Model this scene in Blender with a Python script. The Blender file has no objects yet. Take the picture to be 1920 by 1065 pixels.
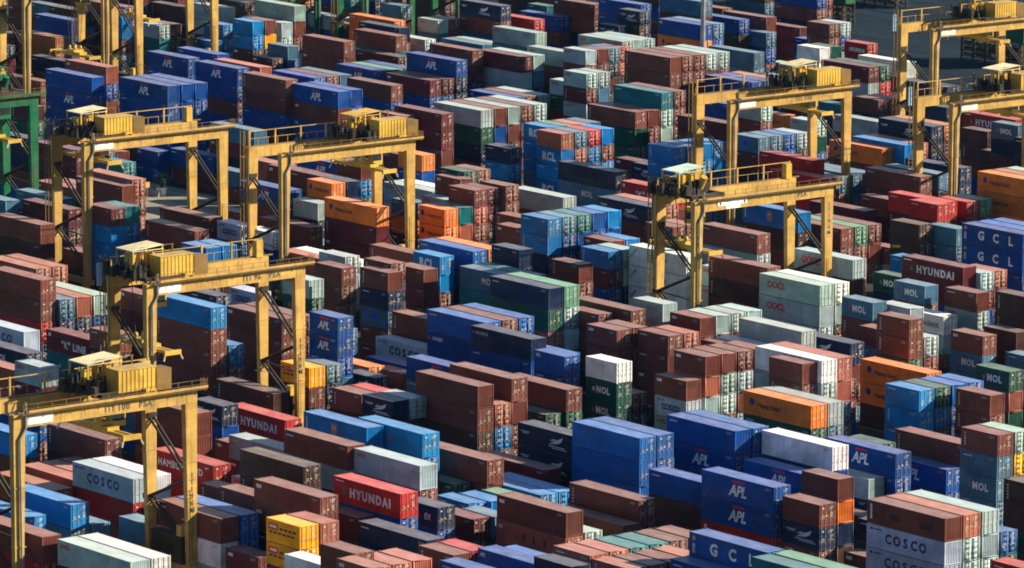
import bpy, bmesh, math, random
import numpy as np
from mathutils import Matrix, Vector
random.seed(11)
scene = bpy.context.scene
C = scene.collection
R = math.radians

# ------------------------------------------------------------------ camera
cam_data = bpy.data.cameras.new('camera')
cam = bpy.data.objects.new('camera', cam_data); C.objects.link(cam)
PITCH, ROLL, YAW, FPX, CAMZ = 0.1783762, 0.0055556, 2.4663461, 10036.04, 137.017
cam_data.sensor_width = 36.0
cam_data.lens = FPX / 1920.0 * 36.0
cam_data.clip_start = 5.0; cam_data.clip_end = 6000.0
fw = Vector((math.cos(YAW)*math.cos(PITCH), math.sin(YAW)*math.cos(PITCH), -math.sin(PITCH)))
rt0 = Vector((math.sin(YAW), -math.cos(YAW), 0)); up0 = rt0.cross(fw)
rt = rt0*math.cos(ROLL) + up0*math.sin(ROLL); up = up0*math.cos(ROLL) - rt0*math.sin(ROLL)
cam.matrix_world = Matrix(((rt.x, up.x, -fw.x, 0), (rt.y, up.y, -fw.y, 0), (rt.z, up.z, -fw.z, CAMZ), (0, 0, 0, 1)))
scene.camera = cam

# ------------------------------------------------------------------ sky and sun
SUNV = Vector((0.48, 0.76, 0.41)).normalized()
w = bpy.data.worlds.new('World'); scene.world = w; w.use_nodes = True
nt = w.node_tree; bg = nt.nodes['Background']
sky = nt.nodes.new('ShaderNodeTexSky'); sky.sky_type = 'NISHITA'; sky.sun_disc = False
sky.sun_elevation = math.asin(SUNV.z); sky.sun_rotation = math.atan2(SUNV.x, SUNV.y)
sky.altitude = 100; sky.air_density = 1.0; sky.dust_density = 0.2; sky.ozone_density = 1.5
nt.links.new(sky.outputs[0], bg.inputs[0]); bg.inputs[1].default_value = 0.05
sd = bpy.data.lights.new('sun', 'SUN'); sd.energy = 5.0; sd.angle = R(0.5); sd.color = (1.0, 0.84, 0.62)
so = bpy.data.objects.new('sun', sd); C.objects.link(so)
so.rotation_euler = SUNV.to_track_quat('Z', 'Y').to_euler(); so.location = (-500, 500, 300)
vs = scene.view_settings; vs.view_transform = 'Standard'; vs.look = 'None'; vs.gamma = 1.0; vs.exposure = 1.14
scene.render.engine = 'CYCLES'
scene.cycles.filter_width = 1.8; scene.cycles.max_bounces = 4; scene.cycles.diffuse_bounces = 2; scene.cycles.glossy_bounces = 2

# ------------------------------------------------------------------ helpers
def srgb(r, g, b):
    f = lambda c: (c/255/12.92) if c/255 <= 0.04045 else ((c/255+0.055)/1.055)**2.4
    return (f(r), f(g), f(b), 1.0)

class MB:
    """collects faces; build() makes ONE mesh object"""
    def __init__(s): s.v = []; s.f = []; s.c = []; s.col = (1, 1, 1, 1)
    def quad(s, a, b, c, d):
        n = len(s.v); s.v += [a, b, c, d]; s.f.append((n, n+1, n+2, n+3)); s.c.append(s.col)
    def tri(s, a, b, c):
        n = len(s.v); s.v += [a, b, c]; s.f.append((n, n+1, n+2)); s.c.append(s.col)
    def box(s, x0, x1, y0, y1, z0, z1):
        n = len(s.v)
        s.v += [(x0,y0,z0),(x1,y0,z0),(x1,y1,z0),(x0,y1,z0),(x0,y0,z1),(x1,y0,z1),(x1,y1,z1),(x0,y1,z1)]
        for q in ((0,3,2,1),(4,5,6,7),(0,1,5,4),(1,2,6,5),(2,3,7,6),(3,0,4,7)):
            s.f.append(tuple(n+i for i in q)); s.c.append(s.col)
    def frust(s, r0, z0, r1, z1):
        """box with different rectangles (x0,x1,y0,y1) at z0 and z1"""
        n = len(s.v)
        for (a, b, c, d), z in ((r0, z0), (r1, z1)): s.v += [(a,c,z),(b,c,z),(b,d,z),(a,d,z)]
        for q in ((0,3,2,1),(4,5,6,7),(0,1,5,4),(1,2,6,5),(2,3,7,6),(3,0,4,7)):
            s.f.append(tuple(n+i for i in q)); s.c.append(s.col)
    def tube(s, p, q, r, n=6, r2=None):
        p = Vector(p); q = Vector(q); r2 = r if r2 is None else r2
        d = (q-p).normalized(); a = d.orthogonal().normalized(); b = d.cross(a); k = len(s.v)
        for i in range(n):
            t = 2*math.pi*i/n; o = a*math.cos(t)+b*math.sin(t)
            s.v.append(tuple(p+o*r)); s.v.append(tuple(q+o*r2))
        for i in range(n):
            j = (i+1) % n; s.f.append((k+2*i, k+2*j, k+2*j+1, k+2*i+1)); s.c.append(s.col)
        s.f.append(tuple(k+2*i for i in range(n))[::-1]); s.c.append(s.col)
        s.f.append(tuple(k+2*i+1 for i in range(n))); s.c.append(s.col)
    def add(s, o, off=(0,0,0), sz=1.0, col=None):
        n = len(s.v); s.v += [(x+off[0], y+off[1], z*sz+off[2]) for x, y, z in o.v]
        s.f += [tuple(n+i for i in q) for q in o.f]
        s.c += [col if (col and c[3] == 1) else c for c in o.c]
    def mesh(s, name, colors=True):
        me = bpy.data.meshes.new(name); me.from_pydata(s.v, [], s.f)
        if colors:
            at = me.attributes.new('Col', 'FLOAT_COLOR', 'FACE')
            at.data.foreach_set('color', np.array([(c[0], c[1], c[2], 1.0) for c in s.c], dtype=np.float32).ravel())
        me.update(); return me
    def build(s, name, mat, parent=None, colors=False):
        me = s.mesh(name, colors); me.materials.append(mat)
        o = bpy.data.objects.new(name, me); C.objects.link(o)
        if parent: o.parent = parent
        return o

def empty(name, loc, label=None, cat=None, group=None):
    o = bpy.data.objects.new(name, None); C.objects.link(o); o.location = loc; o.empty_display_size = 0.3
    if label: o['label'] = label
    if cat: o['category'] = cat
    if group: o['group'] = group
    return o

# ------------------------------------------------------------------ materials
def paint(name, source, rough=0.5, rust=0.5, dust_light=0.30, metallic=0.0, spec=0.4, grime=0.34):
    """weathered paint; source: rgba | 'object' | 'attr'"""
    m = bpy.data.materials.new(name); m.use_nodes = True; nt = m.node_tree; N = nt.nodes; L = nt.links
    b = N['Principled BSDF']; b.inputs['Roughness'].default_value = rough; b.inputs['Metallic'].default_value = metallic
    b.inputs['Specular IOR Level'].default_value = spec
    info = N.new('ShaderNodeObjectInfo'); tc = N.new('ShaderNodeNewGeometry')
    if source == 'object': base = info.outputs['Color']
    elif source == 'attr':
        a = N.new('ShaderNodeAttribute'); a.attribute_name = 'Col'; base = a.outputs['Color']
    else:
        a = N.new('ShaderNodeRGB'); a.outputs[0].default_value = source; base = a.outputs[0]
    def mapping(scale):
        mp = N.new('ShaderNodeMapping'); mp.inputs['Scale'].default_value = scale
        L.new(tc.outputs['Position'], mp.inputs['Vector']); return mp.outputs[0]
    def noise(vec, scale, detail=4, rgh=0.6):
        n = N.new('ShaderNodeTexNoise'); n.inputs['Scale'].default_value = scale
        n.inputs['Detail'].default_value = detail; n.inputs['Roughness'].default_value = rgh
        L.new(vec, n.inputs['Vector']); return n.outputs['Fac']
    def ramp(v, a, b_, ca=0.0, cb=1.0):
        r = N.new('ShaderNodeMapRange'); r.inputs[1].default_value = a; r.inputs[2].default_value = b_
        r.inputs[3].default_value = ca; r.inputs[4].default_value = cb; L.new(v, r.inputs[0]); return r.outputs[0]
    def mix(fac, c1, c2, mode='MIX'):
        x = N.new('ShaderNodeMix'); x.data_type = 'RGBA'; x.blend_type = mode
        for s_, v in ((x.inputs[0], fac), (x.inputs[6], c1), (x.inputs[7], c2)):
            if hasattr(v, 'is_output'): L.new(v, s_)
            else: s_.default_value = v
        return x.outputs[2]
    big = noise(mapping((0.25, 0.25, 0.4)), 1.0, 3)
    col = mix(1.0, base, ramp(big, 0.3, 0.7, 0.78, 1.18), 'MULTIPLY')
    vo = N.new('ShaderNodeTexVoronoi'); vo.feature = 'F1'; vo.distance = 'CHEBYCHEV'; vo.inputs['Scale'].default_value = 1.0
    L.new(mapping((0.45, 0.45, 0.6)), vo.inputs['Vector']); sv = N.new('ShaderNodeSeparateColor'); L.new(vo.outputs['Color'], sv.inputs[0])
    col = mix(1.0, col, ramp(sv.outputs[0], 0.0, 1.0, 0.86, 1.12), 'MULTIPLY')
    col = mix(ramp(noise(mapping((0.13, 0.31, 0.5)), 1.0, 2), 0.45, 0.75, 0.0, 0.16), col, (0.22, 0.20, 0.19, 1))
    # vertical streaks of dirt running down the panels
    st = noise(mapping((2.2, 2.2, 0.18)), 1.0, 5, 0.7)
    col = mix(ramp(st, 0.5, 0.8, 0.0, grime), col, (0.09, 0.075, 0.06, 1))
    # upward faces painted lighter: roof dust and bleaching plus sun and sky brightness
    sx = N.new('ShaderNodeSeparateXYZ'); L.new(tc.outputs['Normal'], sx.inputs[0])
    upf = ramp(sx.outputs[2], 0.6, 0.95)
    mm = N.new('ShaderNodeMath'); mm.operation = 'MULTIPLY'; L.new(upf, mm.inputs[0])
    L.new(ramp(noise(mapping((0.5, 1.2, 1)), 1.0, 5), 0.25, 0.75, dust_light*0.30, dust_light*1.15), mm.inputs[1])
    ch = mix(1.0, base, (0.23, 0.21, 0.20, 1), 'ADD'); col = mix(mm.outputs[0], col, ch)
    # rust blotches
    rs = noise(mapping((0.9, 0.9, 0.7)), 1.3, 8, 0.75)
    col = mix(ramp(rs, 0.63, 0.74, 0.0, rust), col, (0.13, 0.055, 0.025, 1))
    L.new(col, b.inputs['Base Color'])
    L.new(ramp(upf, 0.0, 1.0, rough, rough-0.12), b.inputs['Roughness'])
    L.new(ramp(upf, 0.0, 1.0, spec*0.35, spec*1.6), b.inputs['Specular IOR Level'])
    return m

M = {}
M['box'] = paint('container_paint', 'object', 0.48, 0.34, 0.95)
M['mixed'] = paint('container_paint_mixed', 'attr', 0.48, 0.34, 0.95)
M['letter'] = paint('lettering_paint', 'attr', 0.5, 0.6, 0.0)
M['gear'] = paint('galvanised_steel', (0.30, 0.29, 0.28, 1), 0.42, 0.5, 0.1, 0.4)
M['yellow'] = paint('crane_yellow', (0.49, 0.315, 0.085, 1), 0.45, 0.9, 0.12, grime=0.75)
M['yellow2'] = paint('cabin_yellow', (0.57, 0.37, 0.060, 1), 0.42, 0.6, 0.15, grime=0.5)
M['cream'] = paint('cream_roof', (0.66, 0.60, 0.38, 1), 0.5, 0.3, 0.1)
M['white'] = paint('white_board', (0.80, 0.80, 0.78, 1), 0.4, 0.05, 0.0)
M['black'] = paint('dark_machinery', (0.030, 0.026, 0.022, 1), 0.5, 0.6, 0.12)
M['rail'] = paint('dirty_rail', (0.20, 0.125, 0.035, 1), 0.5, 0.8, 0.1)
M['grey'] = paint('grey_steel', (0.28, 0.30, 0.32, 1), 0.4, 0.3, 0.1, 0.3)
M['green'] = paint('crane_green', (0.008, 0.115, 0.050, 1), 0.42, 0.4, 0.1)
M['pale'] = paint('pale_blue_box', (0.30, 0.45, 0.62, 1), 0.4, 0.2, 0.1)
M['cyan'] = paint('pale_green_roof', (0.45, 0.62, 0.55, 1), 0.5, 0.2, 0.1)
M['rubber'] = paint('rubber', (0.02, 0.02, 0.02, 1), 0.8, 0.0, 0.2)
M['conc'] = paint('concrete', (0.36, 0.35, 0.31, 1), 0.85, 0.15, 0.0)
M['olive'] = paint('olive_steel', (0.045, 0.038, 0.018, 1), 0.6, 0.6, 0.2)
M['leaf'] = paint('leaf', (0.022, 0.070, 0.015, 1), 0.6, 0.0, 0.0)
M['orange'] = paint('orange_red', (0.55, 0.09, 0.03, 1), 0.5, 0.3, 0.0)
M['glass'] = paint('cab_glass', (0.02, 0.03, 0.04, 1), 0.08, 0.0, 0.0, 0.0, 0.8)

def ground_mat(name, c1, c2, streak=(0.02, 0.25, 1), sc=1.0, rough=0.85, c3=None):
    m = bpy.data.materials.new(name); m.use_nodes = True; nt = m.node_tree; N = nt.nodes; L = nt.links
    b = N['Principled BSDF']; b.inputs['Roughness'].default_value = rough; b.inputs['Specular IOR Level'].default_value = 0.12
    g = N.new('ShaderNodeNewGeometry'); mp = N.new('ShaderNodeMapping'); mp.inputs['Scale'].default_value = streak
    L.new(g.outputs['Position'], mp.inputs['Vector'])
    n = N.new('ShaderNodeTexNoise'); n.inputs['Scale'].default_value = sc; n.inputs['Detail'].default_value = 8; n.inputs['Roughness'].default_value = 0.65
    L.new(mp.outputs[0], n.inputs['Vector'])
    r = N.new('ShaderNodeValToRGB'); r.color_ramp.elements[0].position = 0.36; r.color_ramp.elements[0].color = c1
    r.color_ramp.elements[1].position = 0.66; r.color_ramp.elements[1].color = c2
    L.new(n.outputs['Fac'], r.inputs[0])
    n2 = N.new('ShaderNodeTexNoise'); n2.inputs['Scale'].default_value = 0.35; n2.inputs['Detail'].default_value = 6
    L.new(g.outputs['Position'], n2.inputs['Vector'])
    x = N.new('ShaderNodeMix'); x.data_type = 'RGBA'; x.blend_type = 'MULTIPLY'; x.inputs[0].default_value = 0.5
    mr = N.new('ShaderNodeMapRange'); mr.inputs[1].default_value = 0.3; mr.inputs[2].default_value = 0.7; mr.inputs[3].default_value = 0.6; mr.inputs[4].default_value = 1.3
    L.new(n2.outputs['Fac'], mr.inputs[0]); L.new(r.outputs[0], x.inputs[6]); L.new(mr.outputs[0], x.inputs[7])
    L.new(x.outputs[2], b.inputs['Base Color'])
    return m
def struct(name, mb, mat):
    o = mb.build(name, mat); o['kind'] = 'structure'; return o

# ------------------------------------------------------------------ setting
gm = MB(); gm.quad((-2600, -600, 0), (400, -600, 0), (400, 2600, 0), (-2600, 2600, 0))
struct('ground', gm, ground_mat('yard_asphalt', (0.022, 0.027, 0.034, 1), (0.060, 0.062, 0.064, 1)))
# quay road running behind the stacks, seen at the top right
rd = MB(); rd.quad((-1500, 650.1, .006), (-350, 650.1, .006), (-350, 1070.1, .006), (-1500, 1070.1, .006))
struct('road', rd, ground_mat('quay_road', (0.003, 0.010, 0.020, 1), (0.012, 0.032, 0.056, 1), (0.012, 0.10, 1), 2.2, 0.95))
pv = MB(); pv.quad((-704, 458, .008), (-668, 458, .008), (-668, 486, .008), (-704, 486, .008))
struct('pavement', pv, ground_mat('pale_concrete', (0.20, 0.20, 0.16, 1), (0.36, 0.36, 0.29, 1), (0.15, 0.4, 1), 1.0))
mk = MB()
for yy in [305.42, 332.32, 361.33, 388.13, 418.97, 446.97, 434.98, 461.58, 458.41, 486.31, 519.51, 547.01, 544.46, 571.46, 600.73, 627.73, 506.93, 534.93, 532.59, 560.79, 589.6, 616.2, 592.72, 619.32, 416.55, 443.15]:
    mk.quad((-1100, yy, .012), (-380, yy, .012), (-380, yy+.16, .012), (-1100, yy+.16, .012))
struct('road_marking', mk, ground_mat('marking_paint', (0.35, 0.30, 0.10, 1), (0.60, 0.52, 0.20, 1)))

# ------------------------------------------------------------------ shipping containers
COL = {'L': (166, 180, 202), 'B': (0, 70, 148), 'b': (0, 116, 186), 'N': (6, 34, 72), 'T': (10, 110, 122), 'W': (214, 220, 222), 'G': (150, 174, 176),
       'S': (70, 112, 140), 'R': (110, 60, 52), 'M': (96, 34, 44), 'r': (172, 36, 38), 'O': (218, 118, 40), 'Y': (242, 168, 10),
       'g': (10, 74, 62), 'e': (82, 142, 118), 'D': (70, 46, 42), 'P': (160, 92, 76), 'Q': (158, 92, 44), 'V': (4, 90, 168)}
LIN = {k: srgb(*v) for k, v in COL.items()}
def jitter(code, rnd):
    c = LIN[code]; k = rnd.uniform(0.82, 1.15)
    return tuple(min(1, c[i]*k*rnd.uniform(0.93, 1.07)) for i in range(3)) + (1.0,)

W2 = 1.219
def corr(mb, x0, x1, y, z0, z1, out, pitch=0.278, dep=0.04):
    """trapezoidal corrugated panel in the plane y = const, outward direction out = -1 / +1"""
    n = max(1, int(round((x1-x0)/pitch))); p = (x1-x0)/n; yi = y-out*dep
    for i in range(n):
        a = x0+i*p
        pts = [(a, y), (a+.26*p, y), (a+.40*p, yi), (a+.86*p, yi), (a+p, y)]
        for (xa, ya), (xb, yb) in zip(pts, pts[1:]):
            if out < 0: mb.quad((xa, ya, z0), (xb, yb, z0), (xb, yb, z1), (xa, ya, z1))
            else: mb.quad((xb, yb, z0), (xa, ya, z0), (xa, ya, z1), (xb, yb, z1))
def corr_end(mb, y0, y1, x, z0, z1, out, pitch=0.25, dep=0.04):
    n = max(1, int(round((y1-y0)/pitch))); p = (y1-y0)/n; xi = x-out*dep
    for i in range(n):
        a = y0+i*p
        pts = [(a, x), (a+.26*p, x), (a+.40*p, xi), (a+.86*p, xi), (a+p, x)]
        for (ya, xa), (yb, xb) in zip(pts, pts[1:]):
            if out > 0: mb.quad((xa, ya, z0), (xb, yb, z0), (xb, yb, z1), (xa, ya, z1))
            else: mb.quad((xb, yb, z0), (xa, ya, z0), (xa, ya, z1), (xb, yb, z1))
def roof_panel(L, h):
    mb = MB(); x0, x1 = -L/2+.16, L/2-.16; n = int((x1-x0)/.42); p = (x1-x0)/n; z = h-.034; zi = h-.072; y0, y1 = -W2+.06, W2-.06
    for i in range(n):
        a = x0+i*p; pts = [(a, zi), (a+.15*p, z), (a+.75*p, z), (a+.9*p, zi), (a+p, zi)]
        for (xa, za), (xb, zb) in zip(pts, pts[1:]): mb.quad((xa, y0, za), (xb, y0, zb), (xb, y1, zb), (xa, y1, za))
    return mb
def frame_mb(L, h):
    mb = MB(); X = L/2
    for sx in (-1, 1):
        for sy in (-1, 1):
            x0, x1 = sorted((sx*X, sx*(X-.16))); y0, y1 = sorted((sy*W2, sy*(W2-.15)))
            mb.box(x0, x1, y0, y1, .118, h-.118)
    for sy in (-1, 1):
        y0, y1 = sorted((sy*(W2-.004), sy*(W2-.07)))
        mb.box(-X+.178, X-.178, y0, y1, h-.12, h-.03); mb.box(-X+.178, X-.178, y0, y1, .075, .19)
    for sx in (-1, 1):
        x0, x1 = sorted((sx*(X-.004), sx*(X-.12)))
        mb.box(x0, x1, -W2+.162, W2-.162, h-.14, h-.03); mb.box(x0, x1, -W2+.162, W2-.162, .075, .17)
    mb.quad((-X+.1, -W2+.1, .06), (-X+.1, W2-.1, .06), (X-.1, W2-.1, .06), (X-.1, -W2+.1, .06))
    return mb
def casting_mb(L, h):
    mb = MB(); X = L/2+.003; Y = W2+.003
    for sx in (-1, 1):
        for sy in (-1, 1):
            for z0, z1 in ((0, .118), (h-.118, h)):
                x0, x1 = sorted((sx*X, sx*(X-.178))); y0, y1 = sorted((sy*Y, sy*(Y-.162)))
                mb.box(x0, x1, y0, y1, z0, z1)
    return mb
def side_mb(L, h, s):
    mb = MB(); corr(mb, -L/2+.16, L/2-.16, s*(W2-.012), .17, h-.10, s); return mb
def end_mb(L, h, s):
    mb = MB(); corr_end(mb, -W2+.15, W2-.15, s*(L/2-.02), .16, h-.13, s); return mb
def door_mb(L, h, s, k):
    """k 0 = leaf on the near (-y) side, 1 = the other; s = end (+1 / -1)"""
    mb = MB(); y0, y1 = ((-W2+.155, -.008), (.008, W2-.155))[k]
    a, b_ = sorted((s*(L/2-.03), s*(L/2-.07))); mb.box(a, b_, y0, y1, .165, h-.135)
    nb = 4; hz = (h-.30)/nb
    for i in range(nb):
        z0 = .165+i*hz+.07; a, b_ = sorted((s*(L/2-.03), s*(L/2-.012))); mb.box(a, b_, y0+.07, y1-.07, z0, z0+hz-.12)
    return mb
def gear_mb(L, h, s, k):
    mb = MB(); yc = (-W2+.155+W2-.155)/2
    ys = ((-.93, -.33), (.33, .93))[k]; x = s*(L/2+.018)
    for y in ys:
        mb.tube((x, y, .10), (x, y, h-.06), .024, 5)
        for z in (.14, h*.33, h*.62, h-.13): mb.box(*sorted((x-.03, x+.02)), y-.06, y+.06, z-.04, z+.04)
        mb.box(*sorted((x, x+s*.03)), y-.28, y+.02, 1.05, 1.10)
    return mb
def marks_mb(L, h, s, seed):
    rnd = random.Random(seed); mb = MB(); x = s*(L/2-.008)
    def q(y0, y1, z0, z1, c):
        mb.col = c
        if s > 0: mb.quad((x, y0, z0), (x, y1, z0), (x, y1, z1), (x, y0, z1))
        else: mb.quad((x, y1, z0), (x, y0, z0), (x, y0, z1), (x, y1, z1))
    wt = (0.46, 0.46, 0.44, 2)
    for i in range(4): q(.15, .85-.1*i, h-.40-.11*i, h-.35-.11*i, wt)
    for i in range(5): q(.25, .25+rnd.uniform(.3, .6), h*.62-.13*i, h*.62+.05-.13*i, wt)
    if seed % 3: q(-.80, -.55, h-.55, h-.38, wt)
    for i in range(4): q(-.85, -.85+rnd.uniform(.2, .6), h*.5-.12*i, h*.5+.04-.12*i, wt)
    if seed % 2: q(-.24, -.06, h*.45, h*.45+.18, (0.70, 0.45, 0.03, 2))
    if seed % 4 == 0: q(-.80, -.60, h*.3, h*.3+.2, wt)
    return mb

# --- lettering on the long side that faces -Y (the side towards the water front)
FONTCACHE = {}
def text_mb(s, size, bold=0.0, sp=1.0, shear=0.0):
    k = (s, size, bold, sp, shear)
    if k in FONTCACHE: return FONTCACHE[k]
    cu = bpy.data.curves.new('t', 'FONT'); cu.body = s; cu.size = size; cu.offset = bold*size; cu.space_character = sp; cu.shear = shear
    cu.resolution_u = 2; cu.align_x = 'CENTER'; cu.align_y = 'CENTER'
    ob = bpy.data.objects.new('t', cu); C.objects.link(ob)
    dg = bpy.context.evaluated_depsgraph_get(); me = bpy.data.meshes.new_from_object(ob.evaluated_get(dg))
    vs_ = [tuple(v.co) for v in me.vertices]; fs = [tuple(p.vertices) for p in me.polygons]
    bpy.data.objects.remove(ob); bpy.data.curves.remove(cu); bpy.data.meshes.remove(me)
    FONTCACHE[k] = (vs_, fs); return vs_, fs
def lettering(code, L, h):
    mb = MB(); y = -W2-.006
    def txt(s, cx, cz, size, col, **kw):
        vs_, fs = text_mb(s, size, **kw); n = len(mb.v)
        mb.v += [(cx+v[0], y, cz+v[1]) for v in vs_]; mb.f += [tuple(n+i for i in f) for f in fs]; mb.c += [col+(2,)]*len(fs)
    def rect(x0, x1, z0, z1, col, dz=0): mb.col = col+(2,); mb.quad((x0, y-.002*dz, z0), (x1, y-.002*dz, z0), (x1, y-.002*dz, z1), (x0, y-.002*dz, z1))
    def poly(pts, col, dz=0):
        n = len(mb.v); mb.v += [(px, y-.002*dz, pz) for px, pz in pts]; mb.f.append(tuple(range(n, n+len(pts)))); mb.c.append(col+(2,))
    def disc(cx, cz, r, col, n=14, dz=0, sx=1.0): poly([(cx+r*sx*math.cos(2*math.pi*i/n), cz+r*math.sin(2*math.pi*i/n)) for i in range(n)], col, dz)
    def code_marks(): # small identification strokes at the upper right corner
        for i in range(2): rect(L/2-1.5, L/2-.5-.25*i, h-.42-.16*i, h-.35-.16*i, (.36, .36, .35))
    X0 = -L/2; wt = (.74, .76, .77); nav = (.012, .03, .16); red = (.62, .02, .02)
    if code == 'apl':
        cx = X0+L*.50 if L > 7 else 0
        s_ = 1.85 if L > 7 else 1.5
        txt('APL', cx, h*.46, s_*.95, wt, bold=.03, shear=.25, sp=.95)
        poly([(cx-.95, h*.80), (cx+1.05, h*.80), (cx+1.2, h*.87), (cx-.2, h*.885), (cx-.85, h*.87)], red)
        code_marks()
    elif code == 'apls':
        txt('APL', X0+.8, h*.78, .6, wt, bold=.02, shear=.25, sp=.9)
    elif code == 'cosco':
        k = L/12.19
        for i, ch in enumerate('COSCO'): txt(ch, X0+L*(.28+.11*i), h*.50, 1.45 if L > 7 else 1.05, nav, bold=.035)
        poly([(X0+.5, h*.78), (X0+1.1, h*.78), (X0+.8, h*.90)], nav); rect(X0+1.25, X0+1.25+L*.09, h*.80, h*.85, nav)
    elif code == 'hyundai':
        txt('HYUNDAI', X0+L*.55, h*.47, 1.4 if L > 7 else .9, wt, bold=.05, sp=1.28 if L > 7 else 1.0)
        if L > 7:
            poly([(X0+L*.13, h*.36), (X0+L*.20, h*.36), (X0+L*.165, h*.66)], (.01, .22, .09)); rect(X0+.4, X0+1.9, h*.84, h*.88, wt)
    elif code == 'oocl':
        txt('OOCL', X0+1.35, h*.76, .62, red, bold=.03, sp=.95); code_marks()
    elif code == 'oocb':
        txt('OOCL', X0+3.4, h*.56, 1.3, red, bold=.03, sp=.95)
    elif code == 'rcl':
        txt('RCL', 0, h*.48, 1.7, wt, bold=.05, sp=1.1)
    elif code == 'gcl':
        for i, ch in enumerate('GCL'): txt(ch, X0+L*(.32+.24*i), h*.52, 1.7, wt, bold=.04)
        disc(X0+.75, h*.80, .26, (.85, .20, .02)); rect(X0+.5, X0+.95, h*.25, h*.60, (.30, .40, .62))
    elif code == 'hapag':
        disc(X0+L*.13 if L > 7 else X0+.85, h*.60, .42, (.008, .03, .25)); txt('Hapag-Lloyd', X0+L*.38 if L > 7 else X0+3.6, h*.52, .82 if L > 7 else .66, (.035, .03, .05), bold=.02)
    elif code == 'cma':
        cx = X0+L*.60; g_ = (.55, .62, .70)
        poly([(cx-1.4, h*.42), (cx-.2, h*.60), (cx+1.2, h*.80), (cx+.9, h*.60), (cx+.2, h*.48)], g_)
        poly([(cx-1.3, h*.56), (cx-.6, h*.66), (cx+.1, h*.64), (cx-.5, h*.57)], g_, 1)
        rect(cx-1.5, cx+1.5, h*.33, h*.37, g_); rect(cx-.9, cx+1.9, h*.26, h*.29, g_)
        rect(X0+.6, X0+2.2, h*.66, h*.70, g_); rect(X0+.9, X0+2.0, h*.60, h*.63, g_)
    elif code in ('mol', 'nol'):
        txt(code.upper(), X0+L*.56 if L < 7 else X0+L*.5, h*.50, 1.15, wt, bold=.05, sp=1.15)
        disc(X0+L*.26 if L < 7 else X0+L*.38, h*.50, .30, (.30, .12, .12) if code == 'mol' else (.55, .60, .62))
    elif code == 'kline':
        txt('"K" LINE', X0+L*.52, h*.42, 1.35, wt, bold=.03, sp=1.15); rect(X0+.5, X0+1.0, h*.70, h*.85, wt)
    elif code == 'dia':
        cx = 0 if L < 7 else X0+L*.5
        poly([(cx-1.1, h*.55), (cx-.4, h*.72), (cx+1.1, h*.70), (cx+.5, h*.38), (cx-.5, h*.38)], (.03, .08, .50)); txt('K', cx, h*.55, .7, wt, bold=.03)
    elif code == 'ind':
        rect(X0+L*.44, X0+L*.53, h*.30, h*.80, (.35, .20, .20)); rect(X0+.55, X0+.75, h*.28, h*.82, (.50, .55, .62))
        rect(X0+L*.455, X0+L*.515, h*.55, h*.70, (.45, .35, .36), 1)
    elif code == 'wan':
        poly([(X0+.15, h*.40), (X0+.35, h*.38), (X0+1.9, h*.86), (X0+1.3, h*.84), (X0+.7, h*.62)], (.12, .42, .60))
        rect(X0+L*.34, X0+L*.38, h*.42, h*.68, (.80, .60, .02)); txt('SAFMARINE', X0+L*.52, h*.54, .62, (.02, .04, .40), bold=.02)
    elif code in ('han', 'mae'):
        rect(X0+.25, X0+.7, h*.66, h*.80, red if code == 'han' else (.10, .10, .14)); rect(X0+1.0, X0+3.4, h*.66, h*.80, (.45, .48, .52)) if code == 'mae' else None
        txt('HANJIN', X0+2.2, h*.72, .62, wt if code == 'han' else (.03, .05, .12), bold=.03)
    elif code == 'ham':
        txt('HAMBURG SÜD', X0+L*.46, h*.55, 1.15, wt, bold=.02, sp=1.15); rect(X0+L*.86, X0+L*.92, h*.78, h*.82, wt)
    elif code == 'ben':
        rect(X0+.35, X0+2.1, h*.56, h*.82, (.70, .04, .03)); rect(X0+.6, X0+1.85, h*.64, h*.74, wt, 1)
        for i in range(4): rect(X0+2.4+.8*i, X0+3.0+.8*i, h*.60, h*.70, (.10, .06, .02))
        for i in range(6): rect(X0+.5+.8*i, X0+1.1+.8*i, h*.40, h*.49, (.10, .06, .02))
    elif code == 'cai':
        txt('CAI', X0+L*.32, h*.48, .95, red, bold=.02); txt('EX', X0+L*.70, h*.48, .95, wt, bold=.02)
    elif code == 'x':
        rect(X0+.55, X0+.85, h*.22, h*.85, (.60, .60, .58)); rect(X0+L*.30, X0+L*.43, h*.35, h*.62, (.045, .022, .02)); rect(X0+L*.68, X0+L*.84, h*.30, h*.60, (.05, .025, .022))
    elif code == 'marks':
        for i in range(4): rect(X0+L*(.38+.15*i), X0+L*(.38+.15*i)+.35, h*.42, h*.68, (.03, .02, .02))
        rect(X0+.4, X0+1.1, h*.70, h*.84, (.6, .58, .55))
    elif code == 'q':
        disc(X0+L*.35, h*.40, .45, (.22, .03, .12)); rect(X0+L*.40, X0+L*.62, h*.34, h*.46, (.03, .05, .30))
    elif code == 'blue':
        txt('CRONOS', X0+L*.55, h*.45, .8, (.02, .06, .35), bold=.02)
    elif code == 'y':
        poly([(X0+.3, h*.45), (X0+2.0, h*.52), (X0+2.2, h*.66), (X0+.4, h*.60)], (.70, .45, .02))
    elif code == 'v':   # narrow vertical company lettering near the left end
        for i in range(5): rect(X0+.55, X0+.82, h*(.24+.125*i), h*(.24+.125*i)+.19, (.50, .50, .48))
        code_marks()
    elif code == 'p':   # small white plate in the upper left corner
        rect(X0+.45, X0+1.35, h*.70, h*.84, (.60, .62, .64)); code_marks()
    elif code == 's':
        rect(X0+.5, X0+1.9, h*.78, h*.83, (.50, .52, .54)); code_marks()
    elif code == 't':
        txt('CRO', X0+L*.28, h*.50, .9, (.25, .05, .08), bold=.02); disc(X0+L*.50, h*.50, .32, red)
    return mb

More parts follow.
